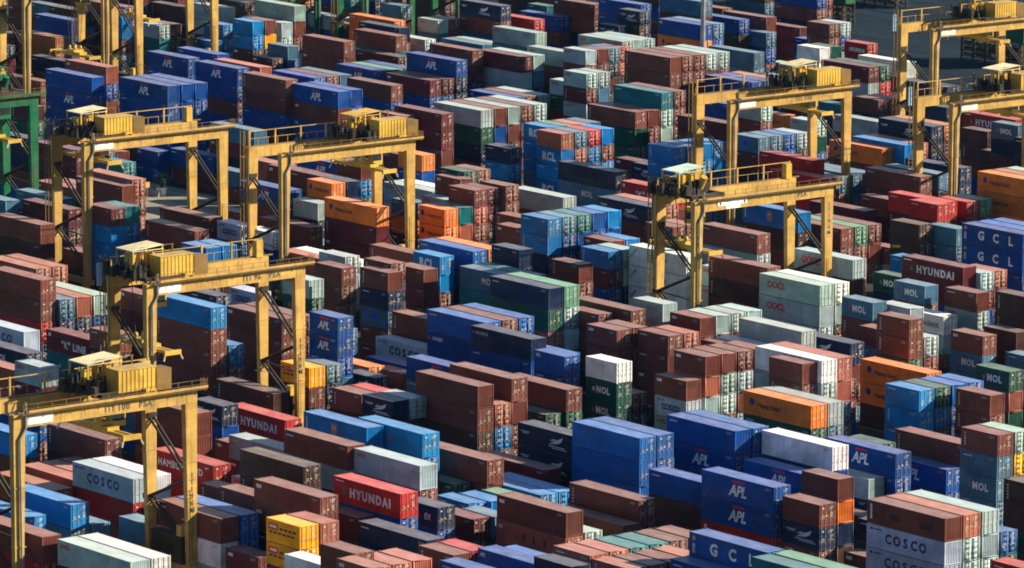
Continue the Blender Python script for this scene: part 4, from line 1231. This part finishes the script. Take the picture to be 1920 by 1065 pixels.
PC = {}
def parts(L, h):
    """shared part meshes of one container size: name -> mesh"""
    k = (L, h)
    if k not in PC:
        d = {}
        def m(name, mb, mat):
            me = mb.mesh(name, name in ('door_markings',)); me.materials.append(M[mat]); return me
        fr = frame_mb(L, h); fr.add(casting_mb(L, h)); d['frame'] = m('frame', fr, 'box')
        d['side0'] = m('side_panel', side_mb(L, h, -1), 'box'); d['side1'] = m('side_panel', side_mb(L, h, 1), 'box')
        d['roof'] = m('roof', roof_panel(L, h), 'box')
        for s in (-1, 1):
            d['end', s] = m('end_wall', end_mb(L, h, s), 'box')
            for q in (0, 1):
                d['door', s, q] = m('door', door_mb(L, h, s, q), 'box'); d['gear', s, q] = m('locking_gear', gear_mb(L, h, s, q), 'gear')
            for sd_ in range(4): d['marks', s, sd_] = m('door_markings', marks_mb(L, h, s, sd_), 'letter')
        PC[k] = d
    return PC[k]
LC = {}
def letter_mesh(code, L, h):
    k = (code, L, h)
    if k not in LC:
        me = lettering(code, L, h).mesh('lettering', True); me.materials.append(M['letter']); LC[k] = me
    return LC[k]
def link(name, me, parent, col=None):
    o = bpy.data.objects.new(name, me); C.objects.link(o); o.parent = parent
    if col: o.color = col
    return o
def container(x, y, z, L, h, code, logo, label, rnd):
    hn = 2.86 if (h > 2.72) else 2.59
    root = empty('shipping_container', (x+L/2+rnd.uniform(-.04, .04), y+W2+rnd.uniform(-.012, .012), z), label, 'container', 'stacked shipping containers')
    root.scale = (1, 1, h/hn)
    c = jitter(code, rnd); p = parts(L, hn)
    c2 = tuple(v*.85 for v in c[:3])+(1.0,)
    link('frame', p['frame'], root, c)
    link('side_panel', p['side0'], root, c); link('side_panel', p['side1'], root, c); link('roof', p['roof'], root, c)
    s = 1 if rnd.random() < .74 else -1
    link('end_wall', p['end', -s], root, c)
    for q in (0, 1):
        d = link('door', p['door', s, q], root, c); link('locking_gear', p['gear', s, q], d)
        if q: link('door_markings', p['marks', s, rnd.randrange(4)], d)
    if not logo: logo = default_logo(code, rnd)
    if logo: link('lettering', letter_mesh(logo, L, hn), root)
    return root

# geometry of the many small far / half hidden containers, merged as ONE object
class Bulk:
    def __init__(s): s.V = []; s.F = []; s.Cc = []; s.n = 0; s.cache = {}
    def tmpl(s, key, fn):
        if key not in s.cache:
            mb = fn(); V = np.array(mb.v, dtype=np.float32)
            s.cache[key] = (V, mb.f, np.array(mb.c, dtype=np.float32))
        return s.cache[key]
    def put(s, T, off, sz, col):
        V, F, c = T; v = V.copy(); v[:, 2] *= sz; v += np.array(off, dtype=np.float32)
        s.V.append(v); s.F.append((F, s.n)); s.n += len(v)
        cc = c[:, :4].copy(); m = cc[:, 3] == 1; cc[m, :3] = col[:3]; cc[:, 3] = 1; s.Cc.append(cc)
    def mesh(s, name):
        me = bpy.data.meshes.new(name); V = np.concatenate(s.V)
        loops = []; starts = []; tot = []; k = 0
        for F, n in s.F:
            for f in F:
                starts.append(k); tot.append(len(f)); k += len(f); loops.extend([i+n for i in f])
        me.vertices.add(len(V)); me.vertices.foreach_set('co', V.ravel())
        me.loops.add(k); me.loops.foreach_set('vertex_index', np.array(loops, dtype=np.int32))
        me.polygons.add(len(starts)); me.polygons.foreach_set('loop_start', np.array(starts, dtype=np.int32))
        me.polygons.foreach_set('loop_total', np.array(tot, dtype=np.int32))
        me.update(calc_edges=True)
        at = me.attributes.new('Col', 'FLOAT_COLOR', 'FACE'); at.data.foreach_set('color', np.concatenate(s.Cc).ravel())
        me.validate(); return me
def body_mb(L, h, s, simple):
    mb = MB()
    if simple:
        mb.box(-L/2, L/2, -W2, W2, .01, h-.01); return mb
    for p_ in (frame_mb(L, h), casting_mb(L, h), side_mb(L, h, -1), side_mb(L, h, 1), roof_panel(L, h), end_mb(L, h, -s)): mb.add(p_)
    for q in (0, 1):
        mb.add(door_mb(L, h, s, q)); g_ = gear_mb(L, h, s, q); g_.c = [(.30, .29, .28, 2)]*len(g_.c); mb.add(g_)
    return mb
bulk = Bulk(); li = 0
rnd = random.Random(3)
for line in STACKS.strip().split('\n'):
    head, *cs = line.split(','); xs, ys, lc = head.split()
    x, y, L = float(xs), float(ys), LCODE[lc]; z = 0.0
    for c in cs:
        f, hs, code, logo = c.split()
        h = int(hs)/100.0
        if logo == 'none': logo = ''
        if f == '2':
            container(x, y, z, L, h, code, logo, LABELS[li], rnd); li += 1
        else:
            hn = 2.86 if h > 2.72 else 2.59; col = jitter(code, rnd); off = (x+L/2+rnd.uniform(-.04, .04), y+W2+rnd.uniform(-.012, .012), z)
            s = 1 if rnd.random() < .74 else -1
            if f == '1':
                bulk.put(bulk.tmpl((L, hn, s), lambda: body_mb(L, hn, s, False)), off, h/hn, col)
                k = rnd.randrange(4); bulk.put(bulk.tmpl(('m', L, hn, s, k), lambda: marks_mb(L, hn, s, k)), off, h/hn, col)
                if not logo: logo = default_logo(code, rnd)
                if logo:
                    T = bulk.tmpl(('l', logo, L, hn), lambda: lettering(logo, L, hn)); 
                    if len(T[0]): bulk.put(T, off, h/hn, col)
            else: bulk.put(bulk.tmpl((L, hn, 0), lambda: body_mb(L, hn, 1, True)), off, h/hn, col)
        z += h
bm_ = bulk.mesh('distant_containers'); bm_.materials.append(M['mixed'])
bo = bpy.data.objects.new('distant_containers', bm_); C.objects.link(bo)
bo['kind'] = 'stuff'; bo['label'] = 'remaining small or half hidden stacked containers in mixed colours'; bo['category'] = 'containers'

# ------------------------------------------------------------------ rubber tyred gantry cranes
def letters(s, size, mat_col, o, vert=False, parent=None, bold=.02):
    """lettering standing on a +X facing plate; o = lower-left world-local origin; returns MB"""
    mb = MB(); lines = list(s) if vert else [s]
    for i, t in enumerate(lines):
        vs_, fs = text_mb(t, size, bold=bold, sp=1.2); n = len(mb.v)
        mb.v += [(o[0], o[1]+v[0], o[2]+v[1]-(i*size*.95 if vert else 0)) for v in vs_]
        mb.f += [tuple(n+k for k in f) for f in fs]; mb.c += [mat_col]*len(fs)
    return mb
def gantry(px, py, zt, span, label, trolley=.5, hoist=9.0, body='yellow', canopy='cream', side=1, text='PSA', num='ITI96M', house=True, textpos=.66, genset=True, board=1, cage=False):
    """px,py = world x,y of the top outer corner of the front girder at its -Y end; zt = girder top height"""
    root = empty('gantry_crane', (px-4, py+span/2, 0), label, 'crane', 'gantry cranes straddling the stacks')
    ox, oy = px-4, py+span/2
    Xn = px-ox; Y0 = -span/2; Y1 = span/2; WB = 7.7; Xf = Xn-WB
    def part(name, mb, mat, par=root, colors=False): return mb.build(name, M[mat], par, colors)
    gd = 1.45; gw = .9
    for X in (Xn, Xf):
        g_ = MB(); g_.box(X-gw, X, Y0, Y1, zt-gd, zt)
        for k in range(9):   # stiffener plates on the girder web
            yy = Y0+span*(k+.5)/9; g_.box(X, X+.018, yy-.03, yy+.03, zt-gd+.05, zt-.05)
        gi = part('girder', g_, body)
        r_ = MB(); r_.box(X-.55, X-.35, Y0-.3, Y1+.9, zt+.004, zt+.16); part('trolley_rail', r_, 'rail', gi)
    # legs
    for X in (Xn, Xf):
        for s in (-1, 1):
            Yo = Y0 if s < 0 else Y1; ya, yb = (Yo, Yo+1.55) if s < 0 else (Yo-1.55, Yo)
            yc, yd = (Yo+.1, Yo+1.15) if s < 0 else (Yo-1.15, Yo-.1)
            l = MB()
            for zf in (7.5, 14.0): l.box(X-.90, X+.02, ya+.02+(.12 if zf < 10 else .05)*(s < 0)*0, yb-.02, zf, zf+.10)
            l.frust((X-.72, X-.06, yc, yd), 2.3, (X-.84, X-.03, ya, yb), zt-gd-.004); part('leg', l, body)
    ld = MB(); yl_ = Y1-1.0
    for b_ in (-.22, .22): ld.box(Xn+.06, Xn+.10, yl_+b_-.02, yl_+b_+.02, 3.0, 11.0)
    for k in range(20): ld.box(Xn+.065, Xn+.095, yl_-.2, yl_+.2, 3.2+k*.4, 3.24+k*.4)
    part('service_ladder', ld, 'rail')
    # side sills with wheels, bracing between the front and rear leg
    for s in (-1, 1):
        Yc = Y0+.65 if s < 0 else Y1-.65
        sl = MB(); sl.box(Xf-1.7, Xn+.8, Yc-.45, Yc+.45, 1.6, 2.296); si = part('sill_beam', sl, body)
        for X in (Xn-.4, Xf-.4):
            for dx in (-.85, .85):
                wh = MB(); wh.tube((X+dx, Yc-.32, .76), (X+dx, Yc+.32, .76), .75, 16); wh.tube((X+dx, Yc-.34, .76), (X+dx, Yc+.34, .76), .30, 10)
                part('wheel', wh, 'rubber', si)
            bg_ = MB(); bg_.box(X-1.0, X+1.0, Yc-.40, Yc+.40, 1.1, 1.598); part('bogie', bg_, body, si)
        br = MB(); za = zt-4.0
        pts = [(Xf-.45, za), (Xn-.5, zt-10.0), (Xf-.45, zt-13.2), (Xn-.5, zt-18.2)]
        for (xa, z0), (xb, z1) in zip(pts, pts[1:]):
            for dy in (-.28, .28): br.tube((xa, Yc+dy, z0), (xb, Yc+dy, z1), .15, 6)
            n = 6
            for k in range(n):
                t = (k+.5)/n; br.tube((xa+(xb-xa)*t, Yc-.28, z0+(z1-z0)*t), (xa+(xb-xa)*(t+.4/n), Yc+.28, z0+(z1-z0)*(t+.4/n)), .05, 4)
        for zz in (za, zt-13.2): br.box(Xf-1.0, Xf+.12, Yc-.62, Yc+.62, zz-.28, zz+.28)
        br.tube((Xf-.4, Yc, zt-13.2), (Xn-.4, Yc, zt-13.6), .09, 5)
        part('bracing', br, 'black')
    # front walkway: busbar box, posts, hand rail
    wk = MB(); wk.box(Xn+.02, Xn+.62, Y0+.8, Y1+.8, zt+.02, zt+.07); part('walkway', wk, 'rail')
    bb = MB(); bb.box(Xn+.45, Xn+.66, Y0+1.6, Y1+1.0, zt+.20, zt+.46); part('busbar', bb, body)
    hr = MB(); n = 13
    for k in range(n+1):
        yy = Y0+.9+(span-.2)*k/n; hr.tube((Xn+.60, yy, zt-.12), (Xn+.60, yy, zt+1.15), .045, 4)
    for zz in (zt+.66, zt+1.15): hr.tube((Xn+.60, Y0+.9, zz), (Xn+.60, Y1+.8, zz), .03, 4)
    for k in range(5):
        hr.tube((Xn+.6-.5*(k % 2), Y1+.2+.18*k, zt), (Xn+.6-.5*(k % 2), Y1+.2+.18*k, zt+1.3), .04, 4)
    part('handrail', hr, 'rail')
    h2 = MB(); n = 5
    for k in range(n+1):
        yy = Y0+.5+(span-1.2)*k/n; h2.box(Xf-.75, Xf-.55, yy-.11, yy+.11, zt, zt+2.3)
    h2.tube((Xf-.65, Y0+.5, zt+2.2), (Xf-.65, Y1-.7, zt+2.2), .07, 4); h2.tube((Xf-.95, Y0+.5, zt+1.1), (Xf-.95, Y1-.7, zt+1.1), .035, 4)
    for k in range(14):
        yy = Y0+.5+(span-1.2)*k/13; h2.tube((Xf-.95, yy, zt), (Xf-.95, yy, zt+1.1), .035, 4)
    part('rear_handrail', h2, body)
    fe = MB(); nl = 11
    for k in range(nl):
        a = Y0+2+(span-4)*k/nl; b_ = Y0+2+(span-4)*(k+1)/nl; dr = 1.5 if k % 2 else 1.1
        P_ = [(Xf-1.05, a+(b_-a)*j/6, zt-.5-dr*math.sin(math.pi*j/6)) for j in range(7)]
        for p0, p1 in zip(P_, P_[1:]): fe.tube(p0, p1, .055, 4)
    part('festoon_cable', fe, 'black')
    cb = MB(); cb.box(Xf-.8, Xf+.1, Y1-1.9, Y1-.9, zt+.004, zt+2.1); part('cabinet', cb, 'yellow2' if body == 'yellow' else body)
    # ladder cage outside the rear leg
    lc = MB(); lx, ly = Xf-.1, Y0-.8
    for a in (-.4, .4):
        for b_ in (-.4, .4): lc.box(lx+a-.05, lx+a+.05, ly+b_-.05, ly+b_+.05, 3.0, zt+2.6)
    for k in range(24): lc.box(lx-.34, lx+.34, ly-.44, ly-.38, 3.2+k*(zt-.9)/23, 3.28+k*(zt-.9)/23)
    part('ladder', lc, 'rail')
    if cage: lq = MB(); lq.box(Xf-.2, Xf+.05, Y0-1.9, Y0-1.25, zt-1.0, zt+1.8); part('control_panel', lq, 'pale')
    # pipe down the front left leg, with elbow
    pi = MB(); yl = Y0+.95; pi.tube((Xn+.16, yl+.5, zt+1.3), (Xn+.16, yl+.5, zt-1.5), .13, 8); pi.tube((Xn+.16, yl+.5, zt-1.5), (Xn+.14, yl-.25, zt-2.6), .13, 8)
    pi.tube((Xn+.14, yl-.25, zt-2.6), (Xn+.14, yl-.15, 3.0), .12, 8)
    part('cable_pipe', pi, 'grey')
    # sign boards and writing
    if board == 1:
        sg = MB(); sg.box(Xn+.02, Xn+.07, Y0+1.75, Y0+5.0, zt-1.22, zt-.30); part('sign_board', sg, 'white')
    elif board == 2:
        sg = MB(); sg.box(Xn+.02, Xn+.07, Y0+4.0, Y0+9.2, zt-.92, zt-.30); sg.box(Xn+.02, Xn+.07, Y0+5.4, Y0+8.0, zt-1.40, zt-.94); part('sign_board', sg, 'white')
        sm = MB()
        for yy in (Y0+4.35, Y0+8.6): sm.box(Xn+.071, Xn+.08, yy, yy+.28, zt-.80, zt-.42)
        part('sign_emblem', sm, 'black')
    g1 = (.10, .10, .11, 1)
    t1 = letters(text, .95, g1, (Xn+.03, Y0+span*textpos, zt-.78)); part('lettering', t1, 'letter', root, True)
    t2 = letters(num, .82, g1, (Xn-.012, Y1-.72, zt-(9.5 if board != 2 else 2.6)), vert=True); part('number', t2, 'letter', root, True)
    if board == 2:
        t3 = letters('M  96', .82, g1, (Xn-.012, Y0+.75, zt-2.6), vert=True); part('number', t3, 'letter', root, True)
    if genset:
        gs = MB(); gs.box(Xf+.6, Xn-1.3, Y1-1.3, Y1-.02+.25, 2.30, 5.4); ge = part('engine_house', gs, 'olive')
        gw_ = MB(); 
        for a in (0, 1): gw_.box(Xf+1.5+2.2*a, Xf+2.5+2.2*a, Y1-1.34, Y1-1.302, 3.3, 4.4)
        part('louvre', gw_, 'black', ge)
        ys = MB(); ys.box(Xn-2.4, Xn-1.5, Y1-1.2, Y1-.3, 5.41, 6.6); part('cabinet', ys, 'yellow2' if body == 'yellow' else body)
    # trolley with machinery, canopy, house
    yt = Y0+span*trolley; tr = MB(); z0 = zt+.36
    tr.box(Xf-.8, Xn-.1, yt-2.9, yt-2.4, z0, z0+.5); tr.box(Xf-.8, Xn-.1, yt+2.4, yt+2.9, z0, z0+.5)
    tr.box(Xf-.8, Xf-.2, yt-2.396, yt+2.396, z0, z0+.4); tr.box(Xn-.7, Xn-.1, yt-2.396, yt+2.396, z0, z0+.4)
    tr.box(Xf-.19, Xn-.71, yt-2.39, yt+2.39, z0+.05, z0+.12)
    tb = part('trolley', tr, 'black')
    for X in (Xn-.45, Xf-.45):
        for dy in (-2.65, 2.65):
            tw = MB(); tw.tube((X-.09, yt+dy, zt+.37), (X+.09, yt+dy, zt+.37), .2, 10); part('trolley_wheel', tw, 'black', tb)
    mc = MB(); rr = random.Random(int(px*10) & 1023)
    mc.tube((Xf+1.6, yt-1.9, z0+1.0), (Xn-1.8, yt-1.9, z0+1.0), .62, 14)
    mc.tube((Xf+1.0, yt+.9, z0+1.0), (Xf+3.0, yt+.9, z0+1.0), .5, 12)
    for k in range(34):
        a = rr.uniform(Xf+.0, Xn-1.0); b_ = yt+rr.uniform(-4.6, 2.2); s_ = rr.uniform(.25, .55)
        a = min(a, Xn-3.4) if b_ > yt-1.4 else a; mc.box(a, a+s_*1.4, b_, b_+s_, z0+.13, z0+.6+rr.uniform(.2, 1.5))
    for k in range(20):
        a = rr.uniform(Xf, Xn-.6); b_ = yt+rr.uniform(-4.2, -2.6); mc.tube((a, b_, zt+.3), (a+rr.uniform(-1, 1), b_+rr.uniform(-.3, 1.2), z0+rr.uniform(1.2, 2.8)), .06, 4)
    part('hoist_machinery', mc, 'black', tb)
    ec = MB()
    for k in range(7):
        a = Xf+.8+rr.uniform(0, 3.0); b_ = yt-2.6+k*.62; ec.box(a, a+.8, b_, b_+.5, z0+.9, z0+2.3+rr.uniform(0, .7))
    ec.tube((Xn-3.3, yt+1.0, z0+.6), (Xn-2.2, yt+1.0, z0+2.5), .5, 12)
    part('electric_cabinet', ec, 'yellow2' if body == 'yellow' else body, tb)
    if canopy:
        zc = z0+3.35; x0, x1 = Xf+1.1, Xn-2.85; y0, y1 = yt-2.9, yt+1.7
        cn = MB(); n = 10
        for k in range(n):
            a = x0+(x1-x0)*k/n; b_ = x0+(x1-x0)*(k+1)/n; m_ = (a+b_)/2
            cn.quad((a, y0, zc), (m_, y0, zc+.06), (m_, y1, zc+.46), (a, y1, zc+.40)); cn.quad((m_, y0, zc+.06), (b_, y0, zc), (b_, y1, zc+.40), (m_, y1, zc+.46))
        cn.box(x0, x1, y0, y0+.05, zc-.10, zc-.02); cn.box(x0, x1, y1-.05, y1, zc+.28, zc+.37)
        cn.box(x0-.001, x0+.04, y0, y1, zc-.10, zc-.02); cn.box(x1-.04, x1+.001, y0, y1, zc-.10, zc-.02)
        part('canopy', cn, canopy, tb)
        for X in (x0+.15, x1-.15):
            for Y in (y0+.15, y1-.15):
                cp = MB(); cp.box(X-.09, X+.09, Y-.09, Y+.09, z0+.13, zc-.02 if Y < yt else zc+.30)
                part('canopy_post', cp, 'yellow2' if body == 'yellow' else body, tb)
    if house:
        hs = MB(); hx0, hx1 = Xn-2.6, Xn-.25; hy0, hy1 = (yt-.6, yt+4.3)
        hz0, hz1 = z0+.35, z0+2.75
        corr_end(hs, hy0, hy1, hx1, hz0, hz1, 1, .55, .05); corr_end(hs, hy0, hy1, hx0, hz0, hz1, -1, .55, .05)
        corr(hs, hx0, hx1, hy0, hz0, hz1, -1, .5, .05); corr(hs, hx0, hx1, hy1, hz0, hz1, 1, .5, .05)
        hs.box(hx0-.04, hx1+.04, hy0-.04, hy1+.04, hz1, hz1+.1); hs.box(hx0-.02, hx1+.02, hy0-.02, hy1+.02, hz0-.2, hz0)
        ho = part('machine_house', hs, 'yellow2' if body == 'yellow' else body, tb)
        hf = MB(); 
        for Y in (hy0+.2, hy1-.2): hf.box(hx0+.2, hx1-.2, Y-.12, Y+.12, z0-.1, hz0-.202)
        part('house_foot', hf, 'black', ho)
        sb = MB(); sb.box(hx0+.3, hx1-.1, hy1+.15, hy1+2.1, z0+.1, hz1-.35); sbo = part('cabinet', sb, 'rail', ho)
        pr = MB()
        for k in range(4): pr.box(hx0-1.0, hx0-.85, hy0-.6+k*1.5, hy0-.45+k*1.5, z0+.3, z0+3.6)
        pr.tube((hx0-.92, hy0-.6, z0+3.6), (hx0-.92, hy0+4.2, z0+3.6), .06, 4); part('platform_post', pr, 'rail', tb)
    # operator cab under the trolley
    kb = MB(); kb.box(Xf+1.4, Xf+3.2, yt+1.0, yt+3.2, zt-3.9, zt-1.7); kc = part('operator_cab', kb, 'yellow2' if body == 'yellow' else body, tb)
    kw = MB(); kw.box(Xf+3.2, Xf+3.22, yt+1.2, yt+3.0, zt-3.3, zt-2.2); kw.box(Xf+1.6, Xf+3.0, yt+.98, yt+1.0, zt-3.3, zt-2.2); part('cab_window', kw, 'glass', kc)
    ka = MB()
    for X in (Xf+1.5, Xf+3.1): ka.box(X-.08, X+.08, yt+1.9, yt+2.1, zt-1.7, z0)
    part('cab_hanger', ka, 'black', kc)
    # spreader hanging on ropes
    zs = hoist; sx = (Xn+Xf)/2-.4; sp_ = empty('spreader', (0, 0, 0)); sp_.parent = tb
    bpy.data.objects.remove(sp_)
    s1 = MB(); ys_ = yt-.4
    s1.box(sx-2.6, sx+2.6, ys_-.75, ys_+.75, zs+.1, zs+.75)
    for dy in (-.42, .42): s1.box(sx-5.9, sx+5.9, ys_+dy-.16, ys_+dy+.16, zs, zs+.42)
    for e in (-1, 1): s1.box(*sorted((sx+e*5.9, sx+e*6.25)), ys_-1.2, ys_+1.2, zs-.05, zs+.5)
    spo = part('spreader', s1, 'yellow2')
    hb = MB(); hb.box(sx-1.1, sx+1.1, ys_-1.0, ys_+1.0, zs+.755, zs+1.15)
    for a in (-.8, .8):
        for b_ in (-.6, .6): hb.tube((sx+a, ys_+b_-.12, zs+1.45), (sx+a, ys_+b_+.12, zs+1.45), .36, 10)
    part('head_block', hb, 'yellow2', spo)
    fl = MB()
    for e in (-1, 1):
        for dy in (-1.1, 1.1): fl.tube((sx+e*6.1, ys_+dy, zs), (sx+e*6.25, ys_+dy*1.25, zs-.7), .11, 5)
    part('flipper', fl, 'orange' if board == 2 else 'cream', spo)
    rp = MB()
    for a in (-.8, .8):
        for b_ in (-.6, .6): rp.tube((sx+a, ys_+b_, zs+1.5), (sx+a*1.5, ys_+b_*1.6, z0+.1), .05, 4)
    part('hoist_rope', rp, 'black', spo)
    return root
CR = {"C1": [-468.02, 307.02, 22, 23.9], "C2": [-523.73, 362.93, 22, 23.8], "C3": [-622.13, 420.57, 22, 25.0], "C4": [-596.78, 436.58, 22, 23.6], "C5": [-535.43, 460.01, 21, 24.9], "C6": [-598.62, 521.11, 22, 24.5], "C7": [-576.74, 546.06, 22, 24], "C8": [-641.25, 602.33, 22, 24], "CA": [-770.37, 508.53, 22, 25.0], "CB": [-783.82, 534.19, 22, 25.2], "G1": [-782.59, 591.2, 22, 23.6], "G2": [-801.45, 594.32, 22, 23.6], "G3": [-665.6, 418.15, 22, 23.6]}
def cr(n, *a, **k): x, y, z, s = CR[n]; return gantry(x, y, z, s, *a, **k)
cr('C1', 'yellow gantry crane with cream canopy at the bottom left corner', trolley=.60, hoist=18.0, text='ITI 100   PSA', textpos=.62)
cr('C2', 'yellow gantry crane over the tall blue-topped stack, left of centre', trolley=.12, hoist=13.5, cage=True, text='ITI 96   PSA', textpos=.72)
cr('C3', 'yellow gantry crane in front of the royal blue stacks, upper left', trolley=.17, hoist=18.8, text='', genset=True, num='')
cr('C4', 'yellow gantry crane with yellow canopy and trolley at its right end', trolley=.76, hoist=18.0, canopy='yellow2', text='', board=0, num='')
cr('C5', 'yellow gantry crane with pale green canopy and wide white board', trolley=.10, hoist=14, canopy='cyan', board=2, house=False, text='PSA', textpos=.77, num='ITI96M')
cr('C6', 'yellow gantry crane with trolley at its right end, upper right', trolley=.74, hoist=18.6, text='ITI 100', textpos=.6, num='')
cr('C7', 'yellow gantry crane cut off by the right edge, lower one', trolley=.62, hoist=18.8, cage=True, text='', num='')
cr('C8', 'yellow gantry crane standing before the quay road, top right corner', trolley=.62, hoist=18.8, cage=True, text='', num='')
cr('CA', 'yellow gantry crane at the top left, nearer one with its girder cut off', trolley=.55, hoist=9.5, text='', num='')
cr('CB', 'yellow gantry crane at the top left, farther one showing only legs', trolley=.4, hoist=13, text='', num='')
cr('G1', 'green gantry crane at the top, right of its twin', trolley=.5, hoist=15, body='green', canopy='green', text='', num='', board=0)
cr('G2', 'green gantry crane at the top, left of its twin', trolley=.5, hoist=15, body='green', canopy='green', text='', num='', board=0)
cr('G3', 'green gantry crane with green canopy cut off by the left edge', trolley=.78, hoist=15.5, body='green', canopy='green', text='', num='5ZN', board=0, house=False)


# ------------------------------------------------------------------ light masts, potted plant, small yard things
def mast(x, y, h, label, r=.42):
    root = empty('light_mast', (x, y, 0), label, 'mast', 'tall light masts')
    p_ = MB(); p_.tube((0, 0, 0), (0, 0, h), r, 12, r*.55); p_.build('pole', M['grey'], root)
    b_ = MB(); b_.box(-.8, .8, -.8, .8, 0, .9); b_.build('base', M['conc'], root)
    l_ = MB(); l_.tube((0, 0, h), (0, 0, h+.5), 1.1, 12); ring = l_.build('lamp_ring', M['grey'], root)
    for k in range(8):
        t = k*math.pi/4; q = MB(); q.box(1.2*math.cos(t)-.3, 1.2*math.cos(t)+.3, 1.2*math.sin(t)-.3, 1.2*math.sin(t)+.3, h-.3, h+.2); q.build('floodlight', M['white'], ring)
mast(-700.45, 603.15, 42, 'tall slim grey light mast standing behind the crane right of centre', .5)
mast(-812.87, 611.14, 40, 'tall slim grey light mast among the green cranes at the top')
mast(-675.25, 524.83, 7, 'short white post standing between low brown containers near the middle', .12)

pl = empty('potted_plant', (-688.12, 479.84, 0), 'leafy green shrub in a white concrete pot on the open yard', 'plant')
pt = MB(); pt.tube((0, 0, .0), (0, 0, 1.9), .95, 16, 1.25); pt.build('pot', M['white'], pl)
stm = MB()
for k in range(5):
    t = k*1.3; stm.tube((.2*math.cos(t), .2*math.sin(t), 1.8), (.7*math.cos(t), .7*math.sin(t), 4.2), .07, 5, .03)
stm.build('stem', M['olive'], pl)
pl.scale = (.72, .72, .72)
lf = MB(); rr = random.Random(4)
for k in range(520):
    t = rr.uniform(0, 6.28); rad = rr.uniform(.1, 1.9); z = 3.0+rr.uniform(0, 2.4)-rad*.25
    a = Vector((rad*math.cos(t), rad*math.sin(t), z)); d = Vector((math.cos(t+rr.uniform(-.7, .7)), math.sin(t+rr.uniform(-.7, .7)), rr.uniform(-.9, .3))).normalized()*rr.uniform(.4, .9)
    s_ = d.cross(Vector((0, 0, 1))).normalized()*rr.uniform(.06, .14)
    lf.quad(tuple(a), tuple(a+d*.5+s_), tuple(a+d), tuple(a+d*.5-s_))
lf.build('foliage', M['leaf'], pl)
x0, y0 = -687.33, 476.52
sg = empty('warning_sign', (x0, y0, 0), 'small square yellow sign on a thin post beside the potted shrub', 'sign')
q = MB(); q.tube((0, 0, 0), (0, 0, 2.2), .06, 6); q.build('post', M['grey'], sg)
q = MB(); q.box(-.05, .05, -.45, .45, 1.7, 2.6); q.build('board', M['yellow2'], sg)
x0, y0 = -689.99, 479.08
ba = empty('concrete_barrier', (x0, y0, 0), 'low grey concrete barrier lying beside the potted shrub', 'barrier')
q = MB(); q.frust((-2.6, 2.6, -.45, .45), 0, (-2.6, 2.6, -.16, .16), .95); q.build('barrier_block', M['conc'], ba)

# long green boxes standing on tall racks beside the quay road, at the top right
def rack(x, y, label, n):
    root = empty('loaded_rack', (x, y, 0), label, 'rack')
    f = MB(); rr = random.Random(n)
    for i in range(6):
        for j in (-1.4, 1.4):
            f.box(-8+i*3.2-.14, -8+i*3.2+.14, j-.14, j+.14, 0, 4.6)
    for z in (.7, 1.8, 2.9, 4.0):
        for j in (-1.4, 1.4): f.box(-8.3, 8.3, j-.11, j+.11, z, z+.22)
    for i in range(5):
        f.tube((-8+i*3.2, -1.5, .8), (-4.8+i*3.2, -1.5, 4.2), .09, 4)
        for z in (.95, 2.05, 3.15):
            f.box(-7.6+i*3.2, -5.4+i*3.2, -1.2, 1.2, z, z+rr.uniform(.3, .75))
    f.build('rack_frame', M['olive'], root)
    b = MB(); corr(b, -8.5, 8.5, -1.3, 4.62, 7.6, -1, .3); corr(b, -8.5, 8.5, 1.3, 4.62, 7.6, 1, .3)
    b.box(-8.5, 8.5, -1.25, 1.25, 7.5, 7.6); b.box(-8.5, -8.4, -1.29, 1.29, 4.62, 7.49); b.box(8.4, 8.5, -1.29, 1.29, 4.62, 7.49)
    b.build('green_box', M['green'], root)
rack(-784.84, 706.79, 'long green box on an olive rack beside the quay road, top centre right', 1)
rack(-799.84, 703.06, 'long green box on an olive rack at the top edge, left of another', 2)
rack(-721.36, 693.92, 'long green box on a dark rack behind the crane at far right', 3)
rack(-799.75, 734.73, 'dark loaded rack at the top edge beside the quay road', 4)

# ------------------------------------------------------------------ haze
hz = MB(); hz.box(-2620, 420, -620, 2620, -1, 160)
hm = bpy.data.materials.new('haze_air'); hm.use_nodes = True; hn = hm.node_tree; hn.nodes.remove(hn.nodes['Principled BSDF'])
pv_ = hn.nodes.new('ShaderNodeVolumePrincipled'); pv_.inputs['Color'].default_value = (0.20, 0.55, 1.0, 1); pv_.inputs['Density'].default_value = 0.000012
pv_.inputs['Anisotropy'].default_value = 0.3
hn.links.new(pv_.outputs[0], hn.nodes['Material Output'].inputs['Volume'])
ho = hz.build('haze', hm); ho['kind'] = 'stuff'
